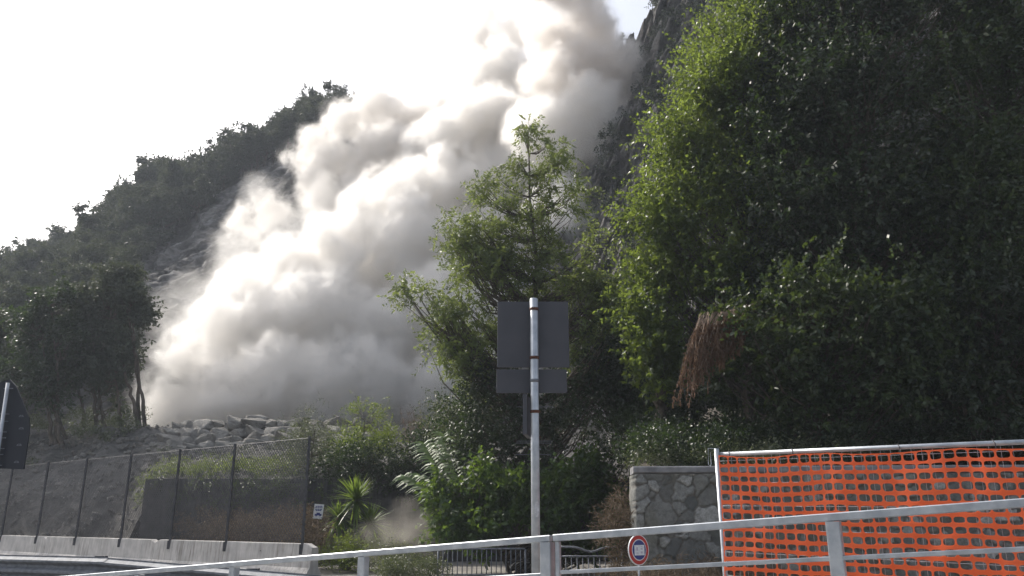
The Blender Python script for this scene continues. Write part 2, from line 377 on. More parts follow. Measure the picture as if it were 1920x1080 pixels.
def dust(name, spheres, label, levels, rng, vox=.45, n2=16, n3=7, ns=1.0, col=(.958, .949, .935), g=.45):
    pr = np.array([[*P(x, y, d), r * d / F_PX * 1.05] for x, y, d, r in spheres])
    f, lo = splat_field(puffs(pr, rng, n2, n3), vox)
    ii = np.indices(f.shape, dtype=np.float32)
    X = ii[0] * vox + lo[0]; Y = ii[1] * vox + lo[1]; Z = ii[2] * vox + lo[2]
    out_ = f <= -1.9; f = f + ns * np.clip((f + 1.4), 0, 1) * (1.0 * vnoise(X * .26, Y * .26, Z * .26))
    near = np.abs(f) < 2.2; xs, ys, zs = X[near], Y[near], Z[near]; del X, Y, Z
    wx = .6 * vnoise(xs * .5 + 4, ys * .5, zs * .5); us = xs * .62 + zs * .78; ws = -xs * .78 + zs * .62
    f[near] += ns * np.clip(f[near] + 1.6, 0, 1) * (1.5 * (abs(vnoise(us * .30 + wx, ys * .42, ws * .5 + wx)) - .3) + 1.3 * (abs(vnoise(us * .7 + wx, ys * .9, ws * 1.0 + wx)) - .3) + .95 * (abs(vnoise(xs * 1.7 + wx, ys * 1.7, zs * 1.7)) - .3) + .45 * vnoise(xs * 3.4, ys * 3.4, zs * 3.4)).astype(np.float32)
    f[out_] = -9
    VV, FF, MI, n = [], [], [], 0
    for k, (iso, dens) in enumerate(levels):
        v, q = surface_net(f, iso, lo, vox); VV.append(v); FF.append(q + n); MI.append(np.full(len(q), k)); n += len(v)
    o = np_mesh(name, np.concatenate(VV), [np.concatenate(FF)], [vol_mat(name + '_volume', d, col, g) for _, d in levels], smooth=True, midx=np.concatenate(MI))
    return tag(o, label, 'dust cloud', kind='stuff')
D_MAIN = [(320,755,56,50),(420,735,56,70),(520,725,56,75),(620,720,56,75),(715,715,57,75),(800,735,57,65),(890,740,59,65),(1000,720,62,70),(1100,700,62,70),
    (340,670,58,50),(430,630,59,65),(520,600,60,75),(620,590,60,85),(720,620,60,80),(820,600,62,85),(950,600,64,90),
    (470,545,62,50),(550,500,64,60),(650,470,65,70),(750,480,66,85),(860,480,68,85),(960,480,70,90),
    (690,395,68,45),(760,370,70,65),(860,360,72,75),(960,350,74,90),(1050,400,76,60),
    (830,270,76,60),(930,250,78,85),(1030,260,80,80),(1100,210,80,65),
    (930,150,82,60),(985,180,82,60)]
D_PLUME = [(1060,150,82,75),(1145,125,82,48),(1120,190,82,50),(1090,50,84,55),(1060,-30,85,60),(1030,70,83,50),(1010,-90,86,70),(1075,230,82,50)]
D_BACK = [(905,70,88,35),(885,130,88,35),(975,60,88,45),(975,-30,88,45),(640,225,86,38),(700,210,86,45),(780,210,86,50),(850,215,86,50),(590,265,84,34),(560,300,84,30),(640,300,83,45),(720,300,82,60),(810,300,82,60),
    (600,360,82,45),(520,400,80,40),(460,420,80,28),(680,370,80,50),(920,20,88,35),(930,90,88,40)]
D_VEIL = [(330,600,66,45),(400,560,68,60),(470,500,72,60),(540,450,74,60),(600,400,78,60),(330,680,60,50),(300,740,57,40),(480,600,64,60),(295,640,58,30),(440,460,74,40),(500,380,80,40)]
D_MAIN = [(x, y, d - (13 if x >= 1000 and y < 420 else 6 if x >= 1000 and y < 500 else 0), q) for x, y, d, q in D_MAIN] + [(1115,300,68,50),(1085,370,66,50)]
D_PLUME = [(x + 8, y, d - 13, q * 1.08) for x, y, d, q in D_PLUME] + [(1165,160,69,32),(1135,245,68,38)]
D_VEIL += [(1150,250,65,30),(1120,330,64,35),(1095,400,62,35),(1175,110,68,30)]
rng = np.random.default_rng(11)
import os
if not os.environ.get('NODUST'):
    dust('dust_cloud', D_MAIN, 'thick pale dust cloud billowing down the rock slope behind the boulders', [(-.9, .022), (-.45, .06), (-.1, .2), (.3, .5), (.9, .4)], rng, .27, n2=24, n3=6)
    dust('upper_dust_cloud', D_BACK, 'greyish dust cloud rising along the wooded ridge, behind the main cloud', [(-.8, .02), (-.4, .05), (0, .2), (.5, .5)], rng, .3, n2=18, n3=5, ns=1.1, col=(.915, .900, .880))
    dust('dust_plume', D_PLUME, 'brownish, shade-tinted dust plume shooting up beside the cliff top, above the pale cloud', [(-.9, .02), (-.45, .05), (-.1, .15), (.3, .4), (.9, .7)], rng, .3, n2=22, n3=6, col=(.925, .905, .882))  # darker, browner scatter colour stands in for the plume's shading
    dust('dust_veil', D_VEIL, 'thin see-through dust veil drifting over the bare slope left of the thick cloud', [(-.6, .02), (.1, .035), (.9, .05)], rng, .5, n3=3, ns=1.6)
# ================================================================== FOLIAGE BUILDERS
def unit(v): return v / (np.linalg.norm(v, axis=-1, keepdims=True) + 1e-9)
def leaf_quads(p, a, L, W, rng, droop=0):
    """folded four-corner leaves: p base points, a axis directions"""
    n = len(p); a = unit(a); s = unit(np.cross(a, rng.normal(size=(n, 3)))); L = np.broadcast_to(L, (n,))[:, None]; W = np.broadcast_to(W, (n,))[:, None]
    mid = p + a * L * .45
    tip = p + a * L; tip[:, 2] -= (L[:, 0] * droop)
    V = np.stack([p, mid + s * W / 2, tip, mid - s * W / 2], 1).reshape(-1, 3)
    return V, np.arange(n * 4).reshape(-1, 4)
def spray_leaves(C, outd, rng, twigs, K, tl, L, W, up=.3, outw=.7, droop=.1, spread=.25, pinnate=False):
    """C clump centres (n,3); outd their outward directions. Returns leaf verts/faces and the twig lines"""
    n = len(C); c = np.repeat(C, twigs, 0) + rng.normal(size=(n * twigs, 3)) * spread
    d = unit(rng.normal(size=(n * twigs, 3)) + np.repeat(unit(outd), twigs, 0) * outw * 2 + np.array([0, 0, up * 2]))
    ln = tl * rng.uniform(.5, 1.2, len(c))
    t = np.tile((np.arange(K) + .5) / K, (len(c), 1)) + rng.uniform(-.3, .3, (len(c), K)) / K
    pts = c[:, None] + d[:, None] * (t * ln[:, None])[..., None]
    pts[..., 2] -= droop * (t ** 2) * ln[:, None]
    if pinnate:
        sd = unit(np.cross(d, rng.normal(size=d.shape)))[:, None] * np.where(np.arange(K) % 2, 1, -1)[None, :, None]
        ax = sd + d[:, None] * .5 + rng.normal(size=pts.shape) * .2
    else:
        ax = rng.normal(size=pts.shape) * .8 + d[:, None] * .7
    V, F = leaf_quads(pts.reshape(-1, 3), ax.reshape(-1, 3), L * rng.uniform(.65, 1.2, pts.shape[0] * K), W * rng.uniform(.7, 1.2, pts.shape[0] * K), rng, .15)
    return V, F, (c, pts[:, -1])
def twig_mesh(mb, A, B, r):
    """thin three-sided twigs"""
    d = unit(B - A); x = unit(np.cross(d, np.array([.3, .2, 1.]))); y = np.cross(d, x)
    V = np.stack([A + x * r, A - x * r * .5 + y * r * .87, A - x * r * .5 - y * r * .87, B], 1).reshape(-1, 3)
    k = np.arange(len(A))[:, None] * 4
    mb.add(V, np.concatenate([k + np.array([[0, 1, 3]]), k + np.array([[1, 2, 3]]), k + np.array([[2, 0, 3]])]))
def lobes_px(L):
    """[(px,py,D,rx_px,ry_px)] -> centres and radii in metres"""
    C = np.array([P(x, y, d) for x, y, d, *_ in L]); rx = np.array([l[3] * l[2] / F_PX * 1.05 for l in L]); rz = np.array([l[4] * l[2] / F_PX * 1.08 for l in L])
    return C, rx, rz
def make_tree(name, label, cat, trunk_pts, r0, lobes, seed, leafm, clumps=260, twigs=6, K=8, tl=.9, L=.09, W=.05, bark='bark',
              group=None, branch_r=.03, up=.3, outw=.7, droop=.1, pinnate=False, spread=.25, ydepth=1.0, inner=.35, tws=True, limb_every=1, hollow=.55, root=None, trunks=None, sub=10, subr=.45, shoots=0):
    """trunk_pts world polyline; lobes as in lobes_px or (C, rx, rz)"""
    rng = np.random.default_rng(seed)
    trunks = trunks or [trunk_pts]
    base = trunks[0][0]
    root = root or empty(name, tuple(base)); tag(root, label, cat, group)
    C, rx, rz = lobes_px(lobes) if isinstance(lobes, list) else lobes
    vol = rx * rx * rz; w = vol ** .7; ns_ = max(4, clumps // sub); pk = rng.choice(len(C), ns_, p=w / w.sum()); pk[:min(ns_, 2 * len(C))] = np.tile(np.arange(len(C)), 2)[:ns_]
    u = unit(rng.normal(size=(ns_, 3))) * (hollow + (1 - hollow) * rng.random((ns_, 1)) ** .6)
    inn = rng.random(ns_) < inner; u[inn] *= rng.uniform(.3, .9, (inn.sum(), 1))
    so = u * np.stack([rx[pk], rx[pk] * ydepth, rz[pk]], 1)
    rs = subr * np.minimum(rx, rz)[pk] * rng.uniform(.6, 1.5, ns_)
    si = rng.integers(0, ns_, clumps); du = unit(rng.normal(size=(clumps, 3))) * rng.random((clumps, 1)) ** .4 * rs[si][:, None]
    cc = C[pk][si] + so[si] + du; off = so[si] * .6 + du
    mb = MB(); TP = []
    for tp in trunks:
        tp = np.asarray(tp, float); t = np.linspace(0, 1, 18); s = np.linspace(0, 1, len(tp))
        q = np.stack([np.interp(t, s, tp[:, k]) for k in range(3)], 1)
        q[1:, :2] += rng.normal(size=(17, 2)) * r0 * .35
        rr = r0 * (1 - t) ** .8 + .012; rr[0] *= 1.35
        V, F = tube_np(q, rr, 9); mb.add(V, F); TP.append(q)
    TP = np.concatenate(TP)
    for k in range(0, clumps, limb_every):               # limbs reach from the trunk to the clumps
        e = cc[k]; low = TP[TP[:, 2] < e[2] + .1]
        if not len(low): low = TP[:3]
        dist = np.linalg.norm(low - e, axis=1) + np.maximum(0, 1.1 * np.linalg.norm(low[:, :2] - e[:2], axis=1) - (e[2] - low[:, 2])) * .6
        sp = low[np.argmin(dist)]
        ln = np.linalg.norm(e - sp); h = np.linspace(0, 1, 6)[:, None]
        q = sp + (e - sp) * h + np.array([0, 0, 1]) * (-.12 * ln * np.sin(h * np.pi)) + rng.normal(size=(6, 3)) * .035 * ln * np.sin(h * np.pi)
        V, F = tube_np(q, np.linspace(max(branch_r, ln * .012), branch_r * .25, 6), 4); mb.add(V, F)
    V, F, (a, b) = spray_leaves(cc, off + rng.normal(size=off.shape) * .2, rng, twigs, K, tl, L, W, up, outw, droop, spread, pinnate)
    if shoots:
        far = np.argsort(-(off[:, 2] * .8 + np.linalg.norm(off, axis=1)))[:shoots * 3]; far = rng.choice(far, shoots, replace=False)
        V2, F2, (a2, b2) = spray_leaves(cc[far], off[far], rng, 1, K * 2, tl * 1.7, L, W, .9, .8, 0, .1, True); F = np.concatenate([F, F2 + len(V)]); V = np.concatenate([V, V2]); twig_mesh(mb, a2, b2, .012)
    if tws: twig_mesh(mb, a, b, branch_r * .22)
    mb.build('trunk', M[bark], root, True)
    np_mesh('crown', V, [F], M[leafm], root)
    return root
def copy_tree(root, loc, rz, sc, label=None):
    r = root.copy(); link(r); r.location = loc; r.rotation_euler = (0, 0, rz); r.scale = sc
    if label: r['label'] = label
    for ch in root.children:
        c = ch.copy(); c.parent = r; scene.collection.objects.link(c)
    return r
# ------------------------------------------------------------------ far hillside oaks (copies of four prototypes)
rng = np.random.default_rng(3)
protos = []
wood_label = 'dark hazy evergreen oak among the wood on the steep left hillside'
for k in range(4):
    h = 5.5
    lob = (np.array([[0, 0, 3.4], [1.2, .3, 3.9], [-1.3, -.2, 3.7], [.3, -.9, 4.6], [-.4, .8, 2.6], [.9, -.6, 2.4]]) + rng.normal(size=(6, 3)) * .45, np.full(6, 1.35) * rng.uniform(.8, 1.2, 6), np.full(6, 1.15) * rng.uniform(.8, 1.2, 6))
    pr = make_tree('hillside_oak', wood_label, 'tree', [np.array([0, 0, -1.]), np.array([.2, .1, 2.]), np.array([0, .2, 4.2])], .16, lob, 40 + k, 'lf_hill', clumps=110, sub=6, twigs=8, K=8, tl=.6, L=.32, W=.2, group='evergreen oaks on the left hillside', branch_r=.04, tws=False, limb_every=3, inner=.2)
    protos.append(pr)
used = [False] * 4; spots = []
tries = 0
EDGE_Y = [0, 130, 180, 215, 260, 300, 360, 420, 480, 520, 560, 640, 760, 1080]
EDGE_X = [620, 620, 605, 555, 535, 500, 440, 385, 300, 262, 255, 250, 240, 240]
for px in np.arange(-150, 632, 13):
    spots.append((hill_pt(np.array([px + rng.uniform(-4, 4)]), np.array([.955]))[0], .9))
for px in np.arange(400, 628, 14):
    spots.append((hill_pt(np.array([px]), np.array([.89]))[0], .9))
while len(spots) < 290 and tries < 12000:
    tries += 1
    px = rng.uniform(-160, 660); t = rng.uniform(.02, 1.0) if rng.random() < .8 else 1.0
    q = hill_pt(np.array([px]), np.array([t]))[0]
    zc = q[1] * CT + (q[2] - CAM_H) * ST; yc = -q[1] * ST + (q[2] - CAM_H) * CT; py = 540 - F_PX * yc / zc
    if px > np.interp(py, EDGE_Y, EDGE_X) - 14: continue
    if any((q - s_) @ (q - s_) < 2.7 ** 2 for s_, _ in spots): continue
    spots.append((q, t))
SKY = [(285, .98, 1.25, 'broad round-headed oak standing proud on the left skyline notch'), (335, .985, 1.15, 'round oak just right of the broad one on the left skyline'),
       (455, .99, .9, 'oak on the skyline halfway up the left ridge'), (590, 1.0, 1.05, 'sparse lone tree highest on the wooded ridge beside the dust')]
def put_oak(q, s, label=None):
    k = int(rng.integers(4)); rz = rng.uniform(0, 6.28); sc = (s * rng.uniform(.85, 1.2), s * rng.uniform(.85, 1.2), s * rng.uniform(.8, 1.15))
    if not used[k] and label is None:
        r = protos[k]; used[k] = True; r.location = tuple(q); r.rotation_euler = (0, 0, rz); r.scale = sc
    else: copy_tree(protos[k], tuple(q), rz, sc, label)
for q, t in spots: put_oak(q, rng.uniform(.6, 1.2) * (.9 if t > .95 else 1))
for px, t, s, lb in SKY: put_oak(hill_pt(np.array([px]), np.array([t]))[0], s, lb)
# low scrub on the cliff
def scrub(name, label, cat, pts, seed, leafm, rad=.8, n=14, twigs=5, K=6, L=.12, W=.07, kind=None, up=.5, tl=.5, flat=.7):
    rng = np.random.default_rng(seed); C = []; O = []
    for p in pts:
        u = unit(rng.normal(size=(n, 3))) * rng.random((n, 1)) ** .4; u[:, 2] = abs(u[:, 2]) * flat
        C.append(np.asarray(p) + u * rad); O.append(u + .01)
    C = np.concatenate(C); O = np.concatenate(O)
    V, F, _ = spray_leaves(C, O, rng, twigs, K, tl, L, W, up, .6, .1, .12)
    o = np_mesh(name, V, [F], M[leafm]); return tag(o, label, cat, kind=kind)
pp = []
rr_ = np.random.default_rng(8)
for _ in range(900):
    px = rr_.uniform(1110, 1420); t = rr_.uniform(.1, 1); q = hill_pt(np.array([px]), np.array([t]))[0]
    if fbm(q[0:1] * .12, q[1:2] * .12, q[2:3] * .12, 3)[0] > .02: pp.append(q)
scrub('cliff_scrub', 'low brownish scrub clinging to the grey cliff face', 'scrub', pp, 5, 'lf_hill', .9, 9, 4, 5, .2, .12, 'stuff')
# ------------------------------------------------------------------ near left tree group
def emb_z(x, y):
    d = (EV[..., 0] - x) ** 2 + (EV[..., 1] - y) ** 2; return EV.reshape(-1, 3)[np.argmin(d), 2]
def bank_z(x, y):
    d = (BV[..., 0] - x) ** 2 + (BV[..., 1] - y) ** 2; return BV.reshape(-1, 3)[np.argmin(d), 2]
def base_on(px, d, zf=emb_z):
    p = P(px, 800, d); return np.array([p[0], p[1], zf(p[0], p[1]) - .15])
LEFT = [
 ('tall narrow tree at the right end of the left tree group, beside the dust', 262, 52, [(232,530,52,32,38),(215,690,52,32,35),(245,580,52,30,45),(205,580,52,36,50),(240,650,52,26,40),(262,600,52,10,30)], 1),
 ('rounded tree with dense crown in the middle of the left tree group', 185, 53, [(150,600,53,38,45),(190,705,53,42,40),(175,640,53,42,55),(140,670,53,40,50),(165,560,53,20,25)], 2),
 ('dark pointed tree beside the leftmost tree, behind the dark sign board', 110, 51, [(95,575,51,32,35),(95,700,51,45,42),(80,620,51,45,50),(60,680,51,40,35),(120,640,51,30,40)], 3),
 ('leftmost tree cut by the picture edge, above the dark sign board', 15, 54, [(20,660,54,45,50),(-20,640,54,50,60),(30,720,54,40,45),(-40,720,54,50,60)], 4)]
for lb, bx, d, lob, sd in LEFT:
    b = base_on(bx, d); top = P(lob[0][0], lob[0][1], d)
    mids = b * .5 + top * .5 + np.array([.3, 0, 0])
    tr = [[b, mids, top]]
    for k in range(3):
        e = P(lob[min(1 + k, len(lob) - 1)][0], lob[min(1 + k, len(lob) - 1)][1], d); b2 = b + np.array([float(np.clip(rng.normal() * 1.1, -1.1, .5)), rng.normal() * .5, 0]); tr.append([b2, b2 * .6 + e * .4, e])
    make_tree('slope_tree', lb, 'tree', None, .13, lob, 60 + sd, 'lf_dark' if sd == 3 else 'lf_hill', clumps=290, twigs=7, K=8, tl=.75, L=.26, W=.16, group='trees on the bank at the left', trunks=tr, branch_r=.05, inner=.25, tws=False, ydepth=.9)
pp = []
for _ in range(34):
    px = rng.uniform(-60, 255); d = rng.uniform(49.5, 55); p = base_on(px, d); pp.append(p + np.array([0, 0, rng.uniform(0, 1.2)]))
scrub('undergrowth', 'dark undergrowth below the left trees', 'undergrowth', pp, 6, 'lf_olive', .8, 14, 5, 6, .13, .07, 'stuff')
# ------------------------------------------------------------------ tall feathery tree in the middle
b = np.array([*P(1003, 900, 30)[:2], 3.0])
CEN = [(988,255,30,7,28),(1018,275,30,10,16),(900,450,30,40,30),(950,510,30,40,30),(1010,540,30,50,30),(1080,560,30,45,30),(975,300,30,14,26),(1050,300,30,24,16),(1070,355,30,22,18),(1020,350,30,34,28),(950,335,30,26,22),(905,375,30,32,28),(960,400,30,42,30),(1045,420,30,40,30),(870,430,30,32,28),(925,470,30,45,30),(1085,480,30,36,30),(1000,480,30,40,28),
       (880,520,30,50,30),(960,560,30,60,32),(1050,540,30,60,35),(1125,520,30,30,30),(800,550,30,38,20),(770,555,30,16,18),(860,590,30,50,28),(1120,590,30,46,34),(930,630,30,60,32),(845,655,30,45,20),(1050,640,30,60,34),(1140,640,30,36,26),(890,700,30,50,24),(830,610,30,30,20)]
make_tree('feathery_tree', 'tall feathery green tree rising in front of the dust behind the sign post', 'tree',
          [b, P(1000, 700, 30), P(1004, 480, 30), P(990, 250, 30)], .15, CEN, 21, 'lf_feather', clumps=540, sub=3, subr=.65, twigs=5, K=13, tl=.75, L=.20, W=.072, group=None, pinnate=True, branch_r=.03, inner=.35, droop=.35, up=.25, hollow=.45, spread=.22, bark='bark')
# ------------------------------------------------------------------ the dark right-hand tree mass
def rtree(lb, bx, d, lob, sd, leafm, cl, kind='broadleaf_tree', **kw):
    p = P(bx, 800, d); b = np.array([p[0], p[1], bank_z(p[0], p[1]) - .1])
    top = P(lob[0][0], lob[0][1], d); a = dict(clumps=cl, twigs=5, K=14, tl=1.3, L=.17, W=.10, branch_r=.045, inner=.2, hollow=.6, limb_every=2, tws=False, up=.5, spread=.4); a.update(kw)
    return make_tree(kind, lb, 'tree', [b, b * .5 + top * .5 + np.array([.25, 0, 0]), top], .26, lob, sd, leafm, group='large trees on the right bank', **a)
rtree('big sunlit broadleaf tree at the left edge of the right-hand trees, bright yellow-green tips', 1400, 26,
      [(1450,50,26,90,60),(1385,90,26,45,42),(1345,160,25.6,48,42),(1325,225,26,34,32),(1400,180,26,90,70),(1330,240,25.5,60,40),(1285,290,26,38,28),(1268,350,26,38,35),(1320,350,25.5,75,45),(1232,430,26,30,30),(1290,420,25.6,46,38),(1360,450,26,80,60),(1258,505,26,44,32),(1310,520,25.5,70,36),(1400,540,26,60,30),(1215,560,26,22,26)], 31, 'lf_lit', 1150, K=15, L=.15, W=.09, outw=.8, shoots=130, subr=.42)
rtree('very tall dark leafy tree whose crown leaves the top of the picture', 1600, 24,
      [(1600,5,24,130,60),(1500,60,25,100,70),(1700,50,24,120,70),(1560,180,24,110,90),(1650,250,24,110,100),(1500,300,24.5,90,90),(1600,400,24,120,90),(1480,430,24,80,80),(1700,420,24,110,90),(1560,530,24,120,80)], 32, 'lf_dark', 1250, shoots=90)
rtree('dark tree at the right picture edge with sunlit upper leaves', 1840, 23,
      [(1870,60,23,90,70),(1950,150,23,120,110),(1800,220,23,100,110),(1900,320,23,110,110),(1790,420,23,100,100),(1880,520,23,120,100),(1990,420,23,110,120),(1800,40,23,80,50)], 33, 'lf_mid', 1100, shoots=90)
rtree('low dark tree in front, filling the shade below the tall right-hand crown', 1520, 22.5,
      [(1500,600,22.5,110,70),(1620,620,22.5,120,80),(1740,610,22.5,110,80),(1430,690,22.5,80,50),(1560,720,22.5,110,50),(1680,710,22.5,110,55)], 34, 'lf_mid', 620, 'shade_tree', tl=.7)
rtree('low dark tree at the right picture edge above the orange net', 1850, 22,
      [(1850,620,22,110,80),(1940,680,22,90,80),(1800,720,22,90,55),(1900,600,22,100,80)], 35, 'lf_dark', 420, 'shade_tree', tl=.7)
rtree('narrow sunlit sapling below the big broadleaf tree, left of the brown dead branch', 1228, 25,
      [(1232,610,25,24,40),(1225,660,25,28,40),(1240,700,25,30,40),(1205,580,25,20,30)], 36, 'lf_lit', 110, 'sapling', tl=.5, branch_r=.02)
rtree('mid green tree filling the gap between the feathery tree and the big sunlit tree', 1190, 31,
      [(1180,600,31,45,50),(1150,680,31,50,50),(1210,720,31,60,50),(1240,780,31,60,40),(1120,740,31,50,40)], 37, 'lf_dark', 330, 'shade_tree', tl=.7)
# dead brown hanging branch
rng = np.random.default_rng(77)
mb = MB(); LV = []; LF = []; n = 0
A0 = P(1400, 575, 22.2)
root = empty('dead_branch', tuple(A0)); tag(root, 'brown dead branch hanging down in front of the dark right-hand trees', 'dead branch')
mb.tube([P(1440, 560, 22.6), A0, P(1350, 590, 22.1)], .035, 6)
for k in range(110):
    sx = rng.uniform(1310, 1405); st = P(sx, 575 + (1400 - sx) * .18 + rng.uniform(-4, 8), 22.1 + rng.normal() * .12)
    ln = (1.0 + 1.6 * (1 - abs(sx - 1325) / 80 if sx < 1400 else 0)) * rng.uniform(.5, 1.05); ln = max(ln, .7)
    t = np.linspace(0, 1, 9)[:, None]; drift = -rng.uniform(.1, .45) * ln
    q = st + np.array([drift, 0, 0]) * t ** .7 + np.array([0, 0, -ln]) * t + rng.normal(size=(9, 3)) * .02
    V, F = tube_np(q, np.linspace(.009, .003, 9), 3); mb.add(V, F)
    tt = rng.uniform(.15, 1, 46); pts = np.stack([np.interp(tt, t[:, 0], q[:, i]) for i in range(3)], 1)
    V, F = leaf_quads(pts, rng.normal(size=(46, 3)) * .5 + [0, 0, -1], .12, .05, rng, .2); LV.append(V); LF.append(F + n); n += len(V)
mb.build('stem', M['dry_twig'], root); np_mesh('dead_leaves', np.concatenate(LV), [np.concatenate(LF)], M['lf_dead'], root)
# undergrowth on the bank
def bank_scrub(name, lb, n, x0, x1, da, db, seed, leafm, zoff=(0, .8), rad=.6, nn=16, **kw):
    r = np.random.default_rng(seed); pp = []
    for _ in range(n):
        px = r.uniform(x0, x1); d = r.uniform(da, db); p = P(px, 800, d); pp.append(np.array([p[0], p[1], bank_z(p[0], p[1]) + r.uniform(*zoff)]))
    return scrub(name, lb, 'undergrowth', pp, seed, leafm, rad, nn, **kw, kind='stuff')
bank_scrub('undergrowth', 'dark low undergrowth on the shaded bank above the stone wall', 190, 1190, 2080, 20.9, 26, 41, 'lf_dark', L=.10, W=.055)
bank_scrub('undergrowth', 'sparse lighter weeds at the foot of the right-hand trees', 60, 1200, 1750, 20.8, 23.5, 42, 'lf_olive', (0, .3), .4, 10, L=.09, W=.04)
bank_scrub('undergrowth', 'tall shaded scrub filling the slope behind the right-hand trunks', 150, 1180, 2200, 27, 34, 43, 'lf_dark', (.3, 3.5), 1.1, 22, L=.16, W=.09, tl=.8)
# ------------------------------------------------------------------ shrubs on the terrace, below the central tree, and over the wall
def shrub(name, label, lobes, sd, leafm, cl, bx=None, zb=None, d=None, group=None, **kw):
    d = d or lobes[0][2]; bx = bx or lobes[0][0]; z = zb if zb is not None else emb_z(*P(bx, 800, d)[:2])
    p = P(bx, 800, d); b = np.array([p[0], p[1], z - .1]); top = P(lobes[0][0], lobes[0][1], d)
    if top[2] < b[2] + .4: top = b + np.array([0, 0, .8])
    a = dict(clumps=cl, twigs=6, K=8, tl=.45, L=.10, W=.05, branch_r=.018, inner=.25, tws=False, limb_every=3); a.update(kw)
    return make_tree(name, label, 'shrub', [b, b * .5 + top * .5, top], .06, lobes, sd, leafm, group=group, **a)
shrub('shrub', 'dark shrub mass behind the sign pole, below the feathery tree', [(940,760,30,60,60),(1030,760,30,70,60),(1110,780,30,70,60),(900,830,30,60,50),(1000,840,30,80,50),(1120,850,29,70,50),(870,790,31,45,45),(1090,710,30,60,40)], 51, 'lf_dark', 560, 1010, 0, 30, L=.13, W=.07, tl=.6)
shrub('fig_bush', 'large glossy broadleaf bush behind the low railing left of the sign pole', [(870,900,28,60,35),(840,960,28,40,45),(910,960,28,75,50),(960,930,28,50,40),(990,980,28,75,45),(1060,960,28,70,55),(1120,970,28,60,50),(1080,900,28,70,40),(1150,930,28,35,60),(1010,905,28,45,30),(860,1005,28,50,25)], 52, 'lf_bush', 620, 960, 0, 28, L=.20, W=.12, tl=.45, K=6, spread=.2)
shrub('shrub', 'bright green rounded shrub sticking up over the terrace edge', [(683,780,38,22,22),(680,815,38,40,28),(650,840,38,30,22),(720,850,38,40,30)], 53, 'lf_bright', 200, 690, 3.4, 38)
shrub('shrub', 'grey-green fluffy bush at the right end of the boulder wall', [(590,810,38.5,40,28),(560,840,38.5,42,30),(610,850,38.5,42,35),(580,878,38,55,22)], 54, 'lf_olive', 330, 585, 3.4, 38.5, L=.07, W=.035)
shrub('shrub', 'dark green creeper mass hanging over the retaining wall', [(700,875,37,70,35),(770,860,37,60,45),(830,870,37,50,50),(650,880,37,50,28),(790,905,36.7,60,30),(740,895,36.7,70,26),(850,820,37,45,50)], 55, 'lf_dark', 560, 740, 3.4, 37.2, L=.11, W=.07, tl=.5)
shrub('shrub', 'olive green scrub left of the feathery tree, above the reeds', [(870,770,33,45,45),(850,820,33,45,40),(900,800,33,40,50),(830,790,33,25,25)], 56, 'lf_olive', 240, 860, 3.0, 33)
pp = [np.array([*P(x, 800, 37.3 + r)[:2], emb_z(*P(x, 800, 37.3 + r)[:2])]) for x, r in zip(np.linspace(285, 570, 26), np.random.default_rng(2).uniform(0, 2.6, 26))]
scrub('weeds', 'bright green weeds along the top of the dark retaining wall', 'weeds', pp, 9, 'lf_bright', .5, 10, 5, 6, .10, .045, 'stuff', flat=.9)
pp = [np.array([*P(x, 800, 40 + r)[:2], emb_z(*P(x, 800, 40 + r)[:2])]) for x, r in zip(np.random.default_rng(4).uniform(260, 640, 30), np.random.default_rng(2).uniform(-3, 5, 30))]
scrub('weeds', 'dry tufts scattered over the stony slope behind the mesh fence', 'weeds', pp, 10, 'lf_olive', .35, 7, 4, 5, .10, .04, 'stuff')
pp = [np.array([*P(x, 900, 36.3)[:2], 3.2 + z]) for x, z in zip(np.random.default_rng(14).uniform(275, 620, 20), np.random.default_rng(15).uniform(-.9, .1, 20))]
scrub('creeper', 'dark green creeper trailing down the face of the retaining wall', 'creeper', pp, 16, 'lf_mid', .32, 7, 5, 6, .10, .06, 'stuff', up=-.5, flat=.9)
# leafless grey bush in front of the dust
rng = np.random.default_rng(15)
b = np.array([*P(785, 800, 39)[:2], 0]); b[2] = emb_z(b[0], b[1]); root = empty('bare_bush', tuple(b)); tag(root, 'leafless grey bush in front of the glowing dust beside the feathery tree', 'bush')
mb = MB(); A = []; B = []
for k in range(60):
    th = rng.uniform(0, 6.28); e = b + np.array([math.cos(th) * rng.uniform(.2, 1.25), math.sin(th) * .8, rng.uniform(1.2, 2.75)])
    h = np.linspace(0, 1, 6)[:, None]; q = b + (e - b) * h + rng.normal(size=(6, 3)) * .06 * h
    V, F = tube_np(q, np.linspace(.016, .004, 6), 4); mb.add(V, F)
    s = q[rng.integers(2, 6, 26)] ; A.append(s); B.append(s + unit(rng.normal(size=(26, 3)) + [0, 0, .5]) * rng.uniform(.15, .5, (26, 1)))
twig_mesh(mb, np.concatenate(A), np.concatenate(B), .006)
mb.build('stem', M['dry_twig'], root)
